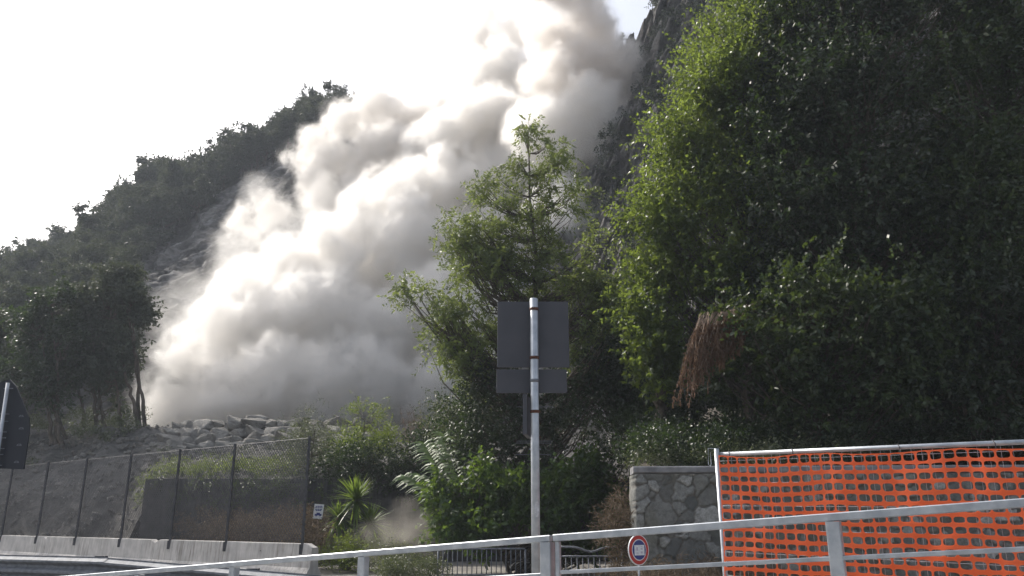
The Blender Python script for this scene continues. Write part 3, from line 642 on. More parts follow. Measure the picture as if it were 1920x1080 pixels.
# yucca clump: two heads on short stems
def yucca(label, heads, bx, d, sd):
    rng = np.random.default_rng(sd); p = P(bx, 800, d); b = np.array([p[0], p[1], 0.]); root = empty('yucca', tuple(b)); tag(root, label, 'plant', 'spiky yuccas at the foot of the retaining wall')
    mb = MB()
    for x, y, r in heads:
        c = P(x, y, d); rm = r * d / F_PX
        mb.tube([b + [rng.normal() * .1, 0, 0], (b + c) / 2 + [.05, 0, 0], c], [.10, .08, .07], 8)
        n = 130; dd = unit(rng.normal(size=(n, 3)) + [0, 0, .45]); V = []; F = []
        for k in range(n):
            L = rm * rng.uniform(.75, 1.1); s = unit(np.cross(dd[k], [0, 0, 1.]) + rng.normal(size=3) * .1)
            t = np.array([0, .35, .7, 1.]); ctr = c + dd[k] * (t * L)[:, None] - np.array([0, 0, 1]) * (t ** 2 * L * .22)[:, None]; w = np.array([.022, .032, .022, .002])[:, None] * 1.2
            q = np.stack([ctr + s * w, ctr - s * w], 1).reshape(-1, 3); o = len(V) * 0 + k * 8; V.append(q)
            F.append(np.array([[0, 1, 3, 2], [2, 3, 5, 4], [4, 5, 7, 6]]) + o)
        np_mesh('leaf_head', np.concatenate(V), [np.concatenate(F)], M['lf_yucca'], root)
    mb.build('stem', M['bark'], root, True)
yucca('spiky yucca with several heads in front of the dark retaining wall', [(668, 938, 62), (636, 972, 48), (694, 982, 52)], 665, 30, 1)
# giant reeds with arching leaves
def reed(label, path, d, sd):
    rng = np.random.default_rng(sd); q = np.array([P(x, y, d) for x, y in path]); root = empty('giant_reed', tuple(q[0])); tag(root, label, 'reed', 'giant reeds leaning out of the creeper')
    t = np.linspace(0, 1, 20); s = np.linspace(0, 1, len(q)); q = np.stack([np.interp(t, s, q[:, i]) for i in range(3)], 1)
    mb = MB(); mb.tube(q, np.linspace(.02, .006, 20), 6); mb.build('stem', M['lf_reed'], root, True)
    V = []; F = []
    for k in range(20):
        c = q[k] ; tdir = unit(q[min(k + 1, 19)] - q[max(k - 1, 0)])
        for sgn in (-1, 1):
            L = .85 * rng.uniform(.7, 1.15) * (1 - .3 * k / 19); a = unit(tdir * .6 + np.array([sgn * .9, rng.normal() * .35, .15]))
            u = np.array([0, .3, .65, 1.]); ctr = c + a * (u * L)[:, None] - np.array([0, 0, 1]) * (u ** 2 * L * .6)[:, None]
            sd_ = np.array([.15, .6, .78]); w = np.array([.018, .028, .018, .002])[:, None] * 1.7; o = len(V) * 8
            V.append(np.stack([ctr + sd_ * w, ctr - sd_ * w], 1).reshape(-1, 3)); F.append(np.array([[0, 1, 3, 2], [2, 3, 5, 4], [4, 5, 7, 6]]) + o)
    np_mesh('leaf_blades', np.concatenate(V), [np.concatenate(F)], M['lf_reed'], root)
reed('giant reed curving up beside the creeper, leaves drooping on both sides', [(845,915),(822,880),(805,850),(795,832)], 29, 1)
reed('upright giant reed with drooping leaf blades, rightmost of the three', [(862,905),(848,870),(838,840),(832,815)], 29.2, 2)
reed('giant reed leaning far over to the left with a feathery leaf fan', [(815,945),(800,918),(780,902),(758,892)], 28.8, 3)
# dry weeds along the foot of the wall and around the yuccas
def ground_scrub(name, lb, n, x0, x1, d0_, d1_, sd, leafm, rad, nn, L, W, z=(0, .25), tl=.35, flat=1.1):
    r = np.random.default_rng(sd); pp = [np.array([*P(r.uniform(x0, x1), 1000, r.uniform(d0_, d1_))[:2], r.uniform(*z)]) for _ in range(n)]; pp = [p for p in pp if px_of(p) > 606 or p[1] > np.interp(px_of(p), [0, 600], [43, 27]) + 1.0]
    return scrub(name, lb, 'weeds', pp, sd, leafm, rad, nn, 4, 6, L, W, 'stuff', tl=tl, flat=flat)
ground_scrub('dry_brush', 'brown dry brush heaped between the fence and the dark wall', 230, 262, 600, 28, 36.1, 61, 'lf_dry', .6, 10, .13, .05, (.0, 1.5))
ground_scrub('dry_brush', 'pale brown litter at the fence foot on the left slope', 36, 120, 330, 34.5, 41, 62, 'lf_dry', .45, 7, .12, .05)
ground_scrub('weeds', 'yellow-green weeds around the foot of the yucca', 26, 612, 745, 28, 31, 63, 'lf_bright', .45, 14, .10, .04, (.1, .6))
ground_scrub('weeds', 'olive weeds mixed into the low growth right of the barrier end', 26, 605, 760, 27.6, 31, 64, 'lf_olive', .5, 12, .10, .04, (.0, .7))
ground_scrub('weeds', 'straw coloured weeds at the left end of the low railing', 20, 730, 820, 25.5, 27.2, 65, 'lf_olive', .3, 14, .09, .03, (.0, .2))
ground_scrub('weeds', 'dry yellow grass at the foot of the stone wall', 40, 1180, 1420, 17.6, 19.6, 66, 'lf_dry', .4, 12, .16, .02, (.0, .3))
ground_scrub('dry_brush', 'brown dry fronds beside the left edge of the stone wall', 9, 1150, 1185, 20.2, 22, 67, 'lf_dry', .5, 14, .2, .03, (.2, 2.0))
# ================================================================== WALLS AND BOULDERS
def stone_mat():
    m, nt, b, o = new_mat('rubble_masonry'); at = nt.nodes.new('ShaderNodeAttribute'); at.attribute_name = 'stone'
    sp = nt.nodes.new('ShaderNodeSeparateColor'); nt.links.new(at.outputs['Color'], sp.inputs[0])
    st = ramp(nt, sp.outputs[0], [(0, (.10, .105, .10)), (.35, (.19, .19, .175)), (.7, (.27, .275, .26)), (1, (.42, .42, .40))])
    n1 = noise(nt, coords(nt), 11, 9, .75); n2 = noise(nt, coords(nt), .8, 4); n3 = noise(nt, coords(nt), 3.5, 6, .7)
    st = mixc(nt, ramp(nt, n1, [(.4, (0, 0, 0)), (.65, (.75, .75, .75))]), st, (.09, .09, .085))
    c = mixc(nt, sp.outputs[1], (.13, .122, .108), st)
    c = mixc(nt, ramp(nt, n2, [(.48, (0, 0, 0)), (.66, (.55, .55, .55))]), c, (.10, .095, .06))
    c = mixc(nt, ramp(nt, n3, [(.52, (0, 0, 0)), (.7, (.5, .5, .5))]), c, (.06, .06, .05))
    nt.links.new(c, b.inputs['Base Color']); b.inputs['Roughness'].default_value = .93; bump(nt, b, n1, .8, .03); return m
M['masonry'] = stone_mat()
w0 = P(1190, 872, 20); zt = 2.98; WL = 13.5; hgt = zt - .17 + .1
root = empty('stone_wall', (float(w0[0]), 20, 0)); tag(root, 'grey rubble stone retaining wall behind the orange net', 'wall')
rng = np.random.default_rng(27); gx_ = np.arange(0, WL + .001, .028); gz_ = np.arange(0, hgt + .001, .028); GX, GZ = np.meshgrid(gx_, gz_, indexing='ij')
wpx = GX + .10 * vnoise(GX * 3.1, GZ * 3.1, GX * 0) + .04 * vnoise(GX * 9, GZ * 9, GX * 0 + 4); wpz = GZ + .10 * vnoise(GX * 3.1 + 9, GZ * 3.1, GX * 0 + 2) + .04 * vnoise(GX * 9, GZ * 9, GX * 0 + 14)
sd_ = []; tries = 0                                  # stones of mixed size: dart throwing with a radius each
while tries < 9000:
    tries += 1; q = np.array([rng.uniform(-.2, WL + .2), rng.uniform(-.1, hgt + .1), rng.choice([.13, .20, .30, .40], p=[.4, .3, .2, .1])])
    if all((q[0] - t[0]) ** 2 + ((q[1] - t[1]) * 1.15) ** 2 > (.85 * (q[2] + t[2])) ** 2 for t in sd_): sd_.append(q)
sd_ = np.array(sd_); D1 = np.full(GX.shape, 9.); D2 = np.full(GX.shape, 9.); ID = np.zeros(GX.shape, int)
for k, q in enumerate(sd_):
    i0, i1 = np.searchsorted(gx_, [q[0] - 1.3, q[0] + 1.3]); an = rng.uniform(0, 3.14); st_ = rng.uniform(.68, 1.42)
    dx = wpx[i0:i1] - q[0]; dz = wpz[i0:i1] - q[1]; e = np.sqrt(((dx * math.cos(an) + dz * math.sin(an)) / st_) ** 2 + ((-dx * math.sin(an) + dz * math.cos(an)) * st_) ** 2) - q[2]
    a1 = D1[i0:i1]; a2 = D2[i0:i1]; nw = e < a1; D2[i0:i1] = np.where(nw, a1, np.minimum(a2, e)); ID[i0:i1] = np.where(nw, k, ID[i0:i1]); D1[i0:i1] = np.where(nw, e, a1)
edge = np.clip((D2 - D1) / .06, 0, 1); rs_ = rng.random(len(sd_) + 1)[ID]; tilt = rng.normal(size=(len(sd_), 2))[ID]
rel = edge ** .5 * (.05 + .045 * rs_) + .012 * fbm(GX * 9, GZ * 9, GX * 0, 3) + edge * .05 * (tilt[..., 0] * (wpx - sd_[ID, 0]) + tilt[..., 1] * (wpz - sd_[ID, 1]))
lean = .14 * (1 - GZ / hgt); ux, uy = 1.0, -.06
VX = np.stack([w0[0] + GX * ux, 20 + GX * uy - lean - rel, GZ - .1], -1); VX[:, :, 0] -= (lean * .8) * (GX < .03)
nzz = len(gz_); i = np.arange(len(gx_) - 1)[:, None] * nzz; j = np.arange(nzz - 1)[None]
Fw = np.stack([i + j, i + nzz + j, i + nzz + j + 1, i + j + 1], -1).reshape(-1, 4)
nf = len(VX.reshape(-1, 3)); bk = VX[[0, -1]][:, [0, -1]].reshape(-1, 3) + np.array([0, 1.0, 0]); side = VX[0].copy(); side[:, 1] = 20.95; side[:, 0] += .015 * vnoise(side[:, 2] * 4, side[:, 2] * 0, side[:, 2] * 0)
q_ = nf + np.arange(nzz - 1); Fs_ = np.stack([q_, np.arange(nzz - 1), np.arange(nzz - 1) + 1, q_ + 1], -1)
wo = np_mesh('wall', np.concatenate([VX.reshape(-1, 3), side]), [np.concatenate([Fw, Fs_])], M['masonry'], root, True)
ca = wo.data.color_attributes.new('stone', 'FLOAT_COLOR', 'POINT'); cc_ = np.ones((nf + nzz, 4), np.float32); cc_[:nf, 0] = rs_.ravel(); cc_[:nf, 1] = np.clip(edge.ravel() * 1.6 - .25, 0, 1); cc_[nf:, 0] = .5; ca.data.foreach_set('color', cc_.ravel())
MB().bar(np.array([w0[0] - .02, 20.42, zt - .095]), np.array([w0[0] + WL, 20.42 - WL * .06, zt - .095]), .98, .17, bev=.03).build('coping', M['coping'], root)
# retaining wall at the back
ra, rb = np.array([*P(215, 900, 37.8)[:2], 0]), np.array([*P(300, 900, 34.2)[:2], 0]); rc = np.array([*P(1350, 900, 36.6)[:2], 0])
mb = MB()
rb = np.array([*P(276, 900, 36.6)[:2], 0])
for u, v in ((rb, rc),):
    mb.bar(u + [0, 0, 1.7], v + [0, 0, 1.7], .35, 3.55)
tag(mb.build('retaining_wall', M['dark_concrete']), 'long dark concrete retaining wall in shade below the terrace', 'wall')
# boulders
import bmesh
def boulder_mesh(sd):
    """angular quarry block: hull of scattered points, edges knocked off, faces roughened"""
    r = np.random.default_rng(sd); bm = bmesh.new()
    p = r.uniform(-1, 1, (15, 3)); p = p / np.maximum(np.abs(p).max(1, keepdims=True), .72) * r.uniform(.82, 1, (15, 1)); p *= [1, .8, .74]
    for q in p: bm.verts.new(q)
    res = bmesh.ops.convex_hull(bm, input=bm.verts); bmesh.ops.delete(bm, geom=list({g for g in res['geom_interior'] + res['geom_unused'] if isinstance(g, bmesh.types.BMVert)}), context='VERTS')
    bmesh.ops.dissolve_limit(bm, angle_limit=R(14), verts=bm.verts, edges=bm.edges)
    bmesh.ops.bevel(bm, geom=bm.edges[:], offset=.06, segments=1, affect='EDGES')
    bmesh.ops.triangulate(bm, faces=bm.faces); bmesh.ops.subdivide_edges(bm, edges=bm.edges[:], cuts=2, use_grid_fill=True); bmesh.ops.triangulate(bm, faces=bm.faces)
    bm.verts.ensure_lookup_table(); V = np.array([v.co[:] for v in bm.verts]); V += unit(V) * (.045 * fbm(V[:, 0] * 3 + sd, V[:, 1] * 3, V[:, 2] * 3, 3))[:, None]
    F = np.array([[v.index for v in f.verts] for f in bm.faces]); bm.free(); return V, F
BM = []
for k in range(7):
    V, F = boulder_mesh(k + 1); BM.append(np_mesh('boulder', V, [F], M['boulder'], smooth=False))
used_b = [False] * 7
rng = np.random.default_rng(19)
def put_boulder(p, s, label, group='boulders of the rough wall along the terrace', rz=None):
    k = int(rng.integers(7)); o = BM[k]
    if used_b[k]: o = o.copy(); link(o)
    used_b[k] = True
    o.location = tuple(p); o.scale = tuple(s); o.rotation_euler = (rng.uniform(-.25, .25), rng.uniform(-.25, .25), rng.uniform(-.5, .5) if rz is None else rz)
    for q in ('label', 'group'):
        if q in o: del o[q]
    tag(o, label, 'boulder', group)
for row in range(4):
    x = 285 + row * 12
    while x < 668:
        w = rng.uniform(18, 50); f = row / 3 * .95; d = d2(x) - .7 + f * 2.0
        yb, yt_ = y2(x) + 2, y3(x) + 2 - 9 * math.sin(min(1, max(0, (x - 300) / 260)) * math.pi * .9) * (row == 3)
        p = P(x + w / 2, yb + (yt_ - yb) * f, d); s = w * d / F_PX * .60
        put_boulder(p, (s, s * .9, min(.7, s * rng.uniform(.8, 1.25))), 'grey angular boulder in the rough boulder wall along the terrace edge')
        x += w * .82
for _ in range(60):
    px = rng.uniform(60, 620); d = rng.uniform(40, 50); p = P(px, 800, d); s = rng.uniform(.12, .32)
    put_boulder((p[0], p[1], emb_z(p[0], p[1]) + s * .2), (s, s, s * .7), 'small loose stone on the stony slope behind the mesh fence', 'loose stones on the slope')
p = P(483, 786, 49.5); put_boulder(p, (.95, .5, .42), 'flat brown slab lying on top of the boulder wall in the dust', None)
p = P(632, 785, 49.5); put_boulder(p, (.26, .26, .40), 'small square dark block standing on the boulder wall right end', None)
# loose rubble strewn over the slope, too many to count
rng = np.random.default_rng(33); V0, F0 = boulder_mesh(3); sel = None
tv = np.array([[1,0,0],[-1,0,0],[0,1,0],[0,-1,0],[0,0,1],[0,0,-1.]]); tf = np.array([[0,2,4],[2,1,4],[1,3,4],[3,0,4],[2,0,5],[1,2,5],[3,1,5],[0,3,5]])
EE = EV.reshape(-1, 3); epx = np.array([px_of(q) for q in EE[::7]]); cand = EE[::7][(epx > -150) & (epx < 700) & (EE[::7][:, 1] < 55)]
VV = []; FF = []
for k in range(7000):
    c = cand[rng.integers(len(cand))] + rng.normal(size=3) * [.25, .12, .03]; s_ = .04 + .16 * rng.random() ** 3
    c[2] = c[2] + s_ * .3
    Q, _ = np.linalg.qr(rng.normal(size=(3, 3))); VV.append((tv * rng.uniform(.6, 1.3, (6, 1)) * [1, .8, .6]) @ Q * s_ + c); FF.append(tf + 6 * k)
tag(np_mesh('rubble', np.concatenate(VV), [np.concatenate(FF)], M['boulder']), kind='stuff')
# ================================================================== FENCE, BARRIERS, GUARDRAIL ON THE LEFT
bA, bB = P(0, 1003, 43.0), P(600, 1020, 27.0)
def bpt(px, z): q = on_line(bA, bB, px); return np.array([q[0], q[1], z])
BT = float((bA[2] + bB[2]) / 2)
ends = [-260, -60, 93, 297, 592]
dirb = unit(bpt(592, 0) - bpt(0, 0)); perp = np.array([dirb[1], -dirb[0], 0]); perp = -perp if perp[1] > 0 else perp
blab = ['concrete barrier segment cut by the picture edge, leftmost of the row', 'stained concrete barrier segment under the leftmost fence posts', 'clean pale concrete barrier segment in the middle of the row', 'long concrete barrier segment at the right end of the mesh fence']
for k in range(4):
    u, v = bpt(ends[k], 0), bpt(ends[k + 1], 0); ln = np.linalg.norm(v - u); u = u + dirb * .012; v = v - dirb * .012
    prof = [(-.28, 0), (-.28, .08), (-.17, .24), (-.13, BT - .02), (-.11, BT), (.11, BT), (.13, BT - .02), (.17, .24), (.28, .08), (.28, 0)]
    V = []; ts = np.linspace(0, 1, 30)
    for t in ts:
        c = u + (v - u) * t; e = .0
        chip = 0.0
        if k >= 1 and t > .985: chip = .12
        if k == 3 and t < .02: chip = .10
        for a, z in prof: V.append(c + perp * -a + np.array([0, 0, z - (chip if z > .9 else 0)]))
    n = len(prof); i = np.arange(29)[:, None] * n; j = np.arange(n)[None]
    F = np.stack([i + j, i + (j + 1) % n, i + n + (j + 1) % n, i + n + j], -1).reshape(-1, 4)
    root = empty('concrete_barrier', tuple(u)); tag(root, blab[k], 'barrier', 'concrete barriers under the mesh fence')
    np_mesh('barrier_body', np.array(V), [F, np.array([list(range(n))[::-1]]), np.array([list(range(29 * n, 30 * n))])], M['concrete'], root)
# chain link fence
FT = 3.45
root = empty('chain_link_fence', tuple(bpt(573, BT))); tag(root, 'dark chain link fence on top of the concrete barriers', 'fence')
posts = [-170, -75, 8, 75, 148, 232, 325, 430, 573]
for x in posts:
    q = bpt(x, 0) + perp * .13
    MB().bar(q + [0, 0, BT - .32], q + [0, 0, BT + FT], .075, .075).build('post', M['steel_post'], root)
    MB().bar(q + perp * .03 + [0, 0, BT - .34], q + perp * .03 + [0, 0, BT - .02], .13, .035).build('bracket', M['steel_post'], root)
u, v = bpt(-240, 0) + perp * .04, bpt(573, 0) + perp * .04; ln = np.linalg.norm(v - u)
pitch = .15; h = FT - .08; V = []; wd = .0125
def wire(p, q):
    dd = unit(q - p); s = unit(np.cross(dd, perp)) * wd; V.extend([p - s, q - s, q + s, p + s])
k = -h
while k < ln:
    for sg in (1, -1):
        s0, s1 = (k, k + h) if sg == 1 else (k + h, k)
        z0_, z1_ = 0., h
        pts = []
        a, b = s0, s1; za, zb = z0_, z1_
        if sg == 1: z_at = lambda s: s - k
        else: z_at = lambda s: k + h - s
        lo_, hi_ = max(0, k), min(ln, k + h)
        if hi_ - lo_ > .01:
            wire(u + dirb * lo_ + perp * sg * .004 + [0, 0, BT + .04 + z_at(lo_)], u + dirb * hi_ + perp * sg * .004 + [0, 0, BT + .04 + z_at(hi_)])
    k += pitch
V = np.array(V); np_mesh('wire_mesh', V, [np.arange(len(V)).reshape(-1, 4)], M['steel_post'], root)
MB().tube([u + [0, 0, BT + h + .04], v + [0, 0, BT + h + .04]], .012, 5).build('top_wire', M['steel_post'], root)
# corrugated crash barrier
g = [P(-260, 1034, 16.5), P(183, 1044, 13.6), P(760, 1092, 11.2), P(1000, 1118, 10.6)]
root = empty('crash_barrier', (float(g[1][0]), float(g[1][1]), 0)); tag(root, 'corrugated steel crash barrier running below the concrete barriers', 'crash barrier')
prof = np.array([(0.0, 0), (.0, -.02), (.075, -.07), (.075, -.10), (0, -.15), (0, -.19), (.075, -.24), (.075, -.27), (0, -.32), (0, -.36), (.075, -.41), (.075, -.44), (0, -.49), (0, -.51)])
for k in range(3):
    u, v = g[k], g[k + 1]; dd = unit(v - u); pr = np.array([dd[1], -dd[0], 0]); pr = unit(-pr if pr[1] > 0 else pr); v = v + dd * .25 if k < 2 else v; off = .004 * k
    V = [np.array(e) + pr * (a + off) + np.array([0, 0, z]) for e in (u, v) for a, z in prof]; n = len(prof)
    F = np.array([[j, j + 1, n + j + 1, n + j] for j in range(n - 1)])
    np_mesh('beam', np.array(V), [F], M['galv_dull'], root, smooth=False)
for px in (-40, 183, 470, 760):
    seg = (g[0], g[1]) if px <= 183 else ((g[1], g[2]))
    q = on_line(seg[0], seg[1], px); MB().bar([q[0], q[1] + .12, -.1], [q[0], q[1] + .12, q[2] + .01], .16, .12).build('post', M['steel_post'], root)
# small parking sign
d = 29.5
p = P(597, 959, d); root = empty('parking_sign', (float(p[0]), d, 0)); tag(root, 'small white sign with blue lettering and car on a wooden stake by the fence end', 'sign')
hw, hh = .17, .25; rt = unit(np.array([1, .25, -.06])); upv = np.array([.08, 0, 1.])
MB().bar(p - upv * hh, p + upv * hh, hw * 2, .012, up=(0, 1, 0), bev=.0).build('panel', M['white'], root)
MB().bar([p[0] - .02, d + .04, 0], [p[0] + .01, d + .03, p[2] - hh + .1], .07, .05).build('post', M['dry_twig'], root)
mb = MB(); f = p - np.array([0, .0105, 0])
for zz, ww in ((.175, .12), (.125, .13), (.065, .12), (.03, .10)):
    for k, (x0, x1) in enumerate(((-1, -.45), (-.36, .2), (.28, 1))):
        mb.bar(f + np.array([x0 * ww + zz * .08, 0, zz]), f + np.array([x1 * ww + zz * .08, 0, zz]), .004, .028, up=(0, 0, 1))
mb.build('lettering', M['blue'], root)
mb = MB(); zz = -.11
mb.bar(f + [-.12, 0, zz], f + [.12, 0, zz], .004, .055); mb.bar(f + [-.06, -.0005, zz + .045], f + [.06, -.0005, zz + .045], .004, .045)
for x in (-.07, .07): mb.tube([f + [x, -.003, zz - .035], f + [x, .003, zz - .035]], .026, 12)
mb.build('car_symbol', M['blue'], root)
# dark route sign seen from behind at the left edge
d = 13.0
pl = [(-75, 800), (-60, 740), (18, 711), (30, 724), (54, 782), (54, 812), (44, 880), (-75, 876)]
q0 = np.array([P(x, y, d) for x, y in pl]); q1 = q0 + [0, .03, 0]; n = len(pl)
root = empty('route_sign', (float(P(5, 800, d - .1)[0]), d - .1, 0)); tag(root, 'dark back of a pointed traffic sign at the left picture edge, grey pole with brackets', 'sign')
np_mesh('panel', np.concatenate([q0, q1]), [np.array([list(range(n))[::-1]]), np.array([list(range(n, 2 * n))]), np.array([[i, (i + 1) % n, n + (i + 1) % n, n + i] for i in range(n)])], M['sign_dark'], root)
t0 = P(15, 718, d - .09); b0 = P(-12, 900, d - .09); b1 = t0 + (b0 - t0) * 3.4
MB().tube([b1, t0], .028, 12).build('pole', M['galv'], root, True)
for y in (728, 777, 791, 811, 822, 842, 853, 873):
    c = t0 + (b0 - t0) * ((y - 718) / 182.); MB().bar(c + [-.075, .035, 0], c + [.07, .035, 0], .02, .014).build('clamp', M['galv_dull'], root)
M['stamp'] = simple('worn_stamp_paint', (.10, .11, .13), (.2, .21, .23), 60, .6, 0, 0)
for x, y in ((40, 780), (40, 803), (36, 834), (31, 866)):    # small worn oval stamps on the back of the panel
    c = P(x, y, d - .004); mb = MB()
    for k, (dx, dz, w, hgt) in enumerate(((0, .012, .05, .008), (-.025, 0, .02, .012), (.022, 0, .03, .01), (0, -.012, .085, .007))):
        mb.bar(c + [dx - w / 2, 0, dz], c + [dx + w / 2, 0, dz], .003, hgt)
    mb.build('stamp', M['stamp'], root)
# ================================================================== LOW RAILING, ROUND SIGN
def low_railing(label, x0, x1, d, zt, zb, dent=False):
    a = P(x0, 1025, d); b = P(x1, 1025, d); root = empty('low_railing', (float(a[0]), d, 0)); tag(root, label, 'railing', 'low steel railings in front of the bush')
    L = b[0] - a[0]
    zs = lambda t: zt - (.13 * math.exp(-((t - .5) / .16) ** 2) if dent else 0)
    MB().tube([[a[0] + L * t, d, zs(t)] for t in np.linspace(0, 1, 13)], .028, 8).build('top_rail', M['galv_dull'], root, True)
    if dent: MB().tube([[a[0] + L * t, d, zt - .24] for t in np.linspace(0, 1, 5)], .024, 8).build('mid_rail', M['galv_dull'], root, True)
    MB().tube([[a[0] + .1, d, zb], [b[0], d, zb]], .026, 8).build('bottom_rail', M['galv_dull'], root, True)
    n = int(L / .145)
    for k in range(n + 1):
        x = a[0] + L * k / n; post = k in (0, n)
        MB().tube([[x, d, -.4 if post else zb], [x, d, (zt - .02) if (post or not dent) else zt - .24]], .03 if post else .014, 8).build('post' if post else 'baluster', M['galv_dull'], root, True)
low_railing('low grey railing left of the sign pole, in front of the glossy bush', 822, 985, 26, .86, .10)
low_railing('low grey railing with a dented top rail right of the sign pole', 1050, 1166, 22.5, 1.02, -.1, True)
d = 17.2; c = P(1197, 1031, d); root = empty('prohibition_sign', (float(c[0]), d, 0)); tag(root, 'round red-rimmed prohibition sign with white lorry symbol, in front of the stone wall', 'sign')
nrm = unit(np.array([.62, -.78, 0])); R0 = .30
MB().tube([[c[0], d + .05, -.3], [c[0] , d + .05, c[2] + .42]], .022, 10).build('post', M['galv'], root, True)
MB().disc(c, nrm, R0, .02, 40).build('rim', M['white'], root)
MB().disc(c + nrm * .0125, nrm, R0 * .94, .006, 40).build('red_ring', M['red'], root)
MB().disc(c + nrm * .018, nrm, R0 * .70, .006, 40).build('white_ring', M['white'], root)
MB().disc(c + nrm * .0235, nrm, R0 * .64, .006, 40).build('face', M['blue'], root)
sx = np.array([-nrm[1], nrm[0], 0]); cc = c + nrm * .029
MB().bar(cc - sx * .145 - [0, 0, .005], cc + sx * .145 - [0, 0, .005], .006, .20).build('sticker', M['white'], root)
mb = MB(); c3 = cc + nrm * .005
for dx, dz, w, hgt in ((-.07, .02, .05, .07), (.06, .02, .06, .03), (-.07, -.06, .05, .02), (.06, -.05, .06, .04), (.06, .06, .05, .015)):
    mb.bar(c3 + sx * (dx - w / 2) + [0, 0, dz], c3 + sx * (dx + w / 2) + [0, 0, dz], .002, hgt)
M['faint'] = simple('faded_print', (.45, .40, .50), (.55, .50, .58), 30, .6, 0, 0)
mb.build('print', M['faint'], root)
# ================================================================== SIGN POST IN THE MIDDLE
d = 9.6
top = P(1001, 560, d); root = empty('sign_post', (float(top[0]), d, 0)); tag(root, 'tall galvanised post carrying the dark backs of rectangular signs', 'sign post')
MB().tube([[top[0], d, -.6], [top[0], d, top[2] - .006], [top[0], d, top[2]]], [.05, .05, .043], 20).build('pole', M['galv'], root, True)
def panel(name, x0, y0, x1, y1, dy, mat, th=.025):
    a = P((x0 + x1) / 2, y1, d + dy); b = P((x0 + x1) / 2, y0, d + dy); w = (P(x1, (y0 + y1) / 2, d + dy) - P(x0, (y0 + y1) / 2, d + dy))[0]
    b[0] = a[0]
    o = MB().bar(a, b, w, th, up=(0, 1, 0), bev=.006).build(name, mat, root)
    m2 = MB()
    for z in np.linspace(a[2] + .01, b[2] - .01, 2): m2.bar([a[0] - w / 2 + .01, a[1] - .02, z], [a[0] + w / 2 - .01, a[1] - .02, z], .016, .02)
    m2.build('rim', mat, o); return o
panel('sign_panel', 933, 566, 1067, 689, .085, M['sign_back']); panel('lower_sign_panel', 931, 693, 1063, 737, .085, M['sign_back'])
q = P(989, 740, d + .02); q2 = P(989, 815, d + .02)
MB().bar(q2 - [.0, -.2, 0], q - [0, -.2, 0], .05, .55, up=(.12, 1, 0)).build('side_sign_panel', M['sign_back'], root)
for y, mt in ((580, 'rust'), (671, 'rust'), (714, 'galv_dull'), (772, 'rust')):
    c = P(1001, y, d); c[0] = top[0]; z = c[2]
    o = MB().tube([[c[0], d, z - .018], [c[0], d, z + .018]], .056, 16).build('clamp', M[mt], root, True)
    if y != 772: MB().bar([c[0] - .14, d + .055, z], [c[0] + .14, d + .055, z], .012, .035).build('bracket', M[mt], o)
M['sticker'] = simple('worn_sticker', (.45, .46, .48), (.66, .67, .69), 30, .6, 0, 0)
V = []; zc = P(1003, 955, d)[2]
for zz in (-.085, -.04, 0, .04, .085):
    hw_ = .95 * math.sqrt(max(.05, 1 - (zz / .1) ** 2))
    for a in np.linspace(-math.pi / 2 + .35 - hw_ * .6, -math.pi / 2 + .35 + hw_ * .6, 7): V.append([top[0] + .0515 * math.cos(a), d + .0515 * math.sin(a), zc + zz])
F = np.array([[i * 7 + j, i * 7 + j + 1, (i + 1) * 7 + j + 1, (i + 1) * 7 + j] for i in range(4) for j in range(6)])
np_mesh('sticker', np.array(V), [F], M['sticker'], root, True)
# ================================================================== ORANGE NET ON A TUBE FRAME
f0, f1 = P(1344, 849, 10.2), P(2060, 819, 7.5); f1[2] = f0[2] + (f1[2] - f0[2])
fd = unit(f1 - f0); fh = unit(np.array([fd[0], fd[1], 0])); fn = np.array([fh[1], -fh[0], 0]); fn = -fn if fn[1] > 0 else fn
root = empty('fence_panel', (float(f0[0]), float(f0[1]), 0)); tag(root, 'galvanised tube site fence panel with thin wires holding up the orange net', 'fence panel')
MB().tube([f0 + [.03, 0, -.02], f1 + [0, 0, -.02]], .026, 10).build('top_tube', M['galv'], root, True)
MB().tube([[f0[0], f0[1], -.5], [f0[0], f0[1], f0[2] + .05]], .031, 12).build('post', M['galv'], root, True)
MB().tube([f0 + [0, 0, .05], f0 + [-.105, 0, .055], f0 + [-.115, 0, -.14], f0 + [-.09, 0, -.17], f0 + [-.08, 0, -.13], f0 + [-.08, 0, .03]], .006, 6).build('hook', M['galv'], root)
mb = MB(); PL = np.linalg.norm((f1 - f0)[:2])
for s in np.arange(.18, PL, .105):
    c = f0 + (f1 - f0) * (s / PL) + fn * -.03; mb.tube([c + [0, 0, -.02], [c[0], c[1], -.3]], .0022, 4, False)
for k in range(9): mb.tube([f0 + fn * -.035 + [0, 0, -.1 - k * .27], f1 + fn * -.035 + [0, 0, -.1 - k * .27]], .0028, 4, False)
mb.build('wire_grid', M['galv'], root)
m, nt, b, o = new_mat('orange_net_plastic'); b.inputs['Base Color'].default_value = (.86, .13, .035, 1); b.inputs['Roughness'].default_value = .4
nn_ = noise(nt, coords(nt), 5, 3); nt.links.new(ramp(nt, nn_, [(.3, (.85, .21, .09)), (.7, (.92, .28, .125))]), b.inputs['Base Color'])
t = nt.nodes.new('ShaderNodeBsdfTranslucent'); t.inputs['Color'].default_value = (1, .40, .19, 1)
mx = nt.nodes.new('ShaderNodeMixShader'); mx.inputs[0].default_value = .68
nt.links.new(b.outputs[0], mx.inputs[1]); nt.links.new(t.outputs[0], mx.inputs[2]); nt.links.new(mx.outputs[0], o.inputs['Surface']); M['net'] = m
cp, rp = .127, .109; nc = int((PL + .2) / cp); nrw = 22; rng = np.random.default_rng(9)
ph = np.linspace(0, 2 * np.pi, 16, endpoint=False); V = []; F = []; n = 0
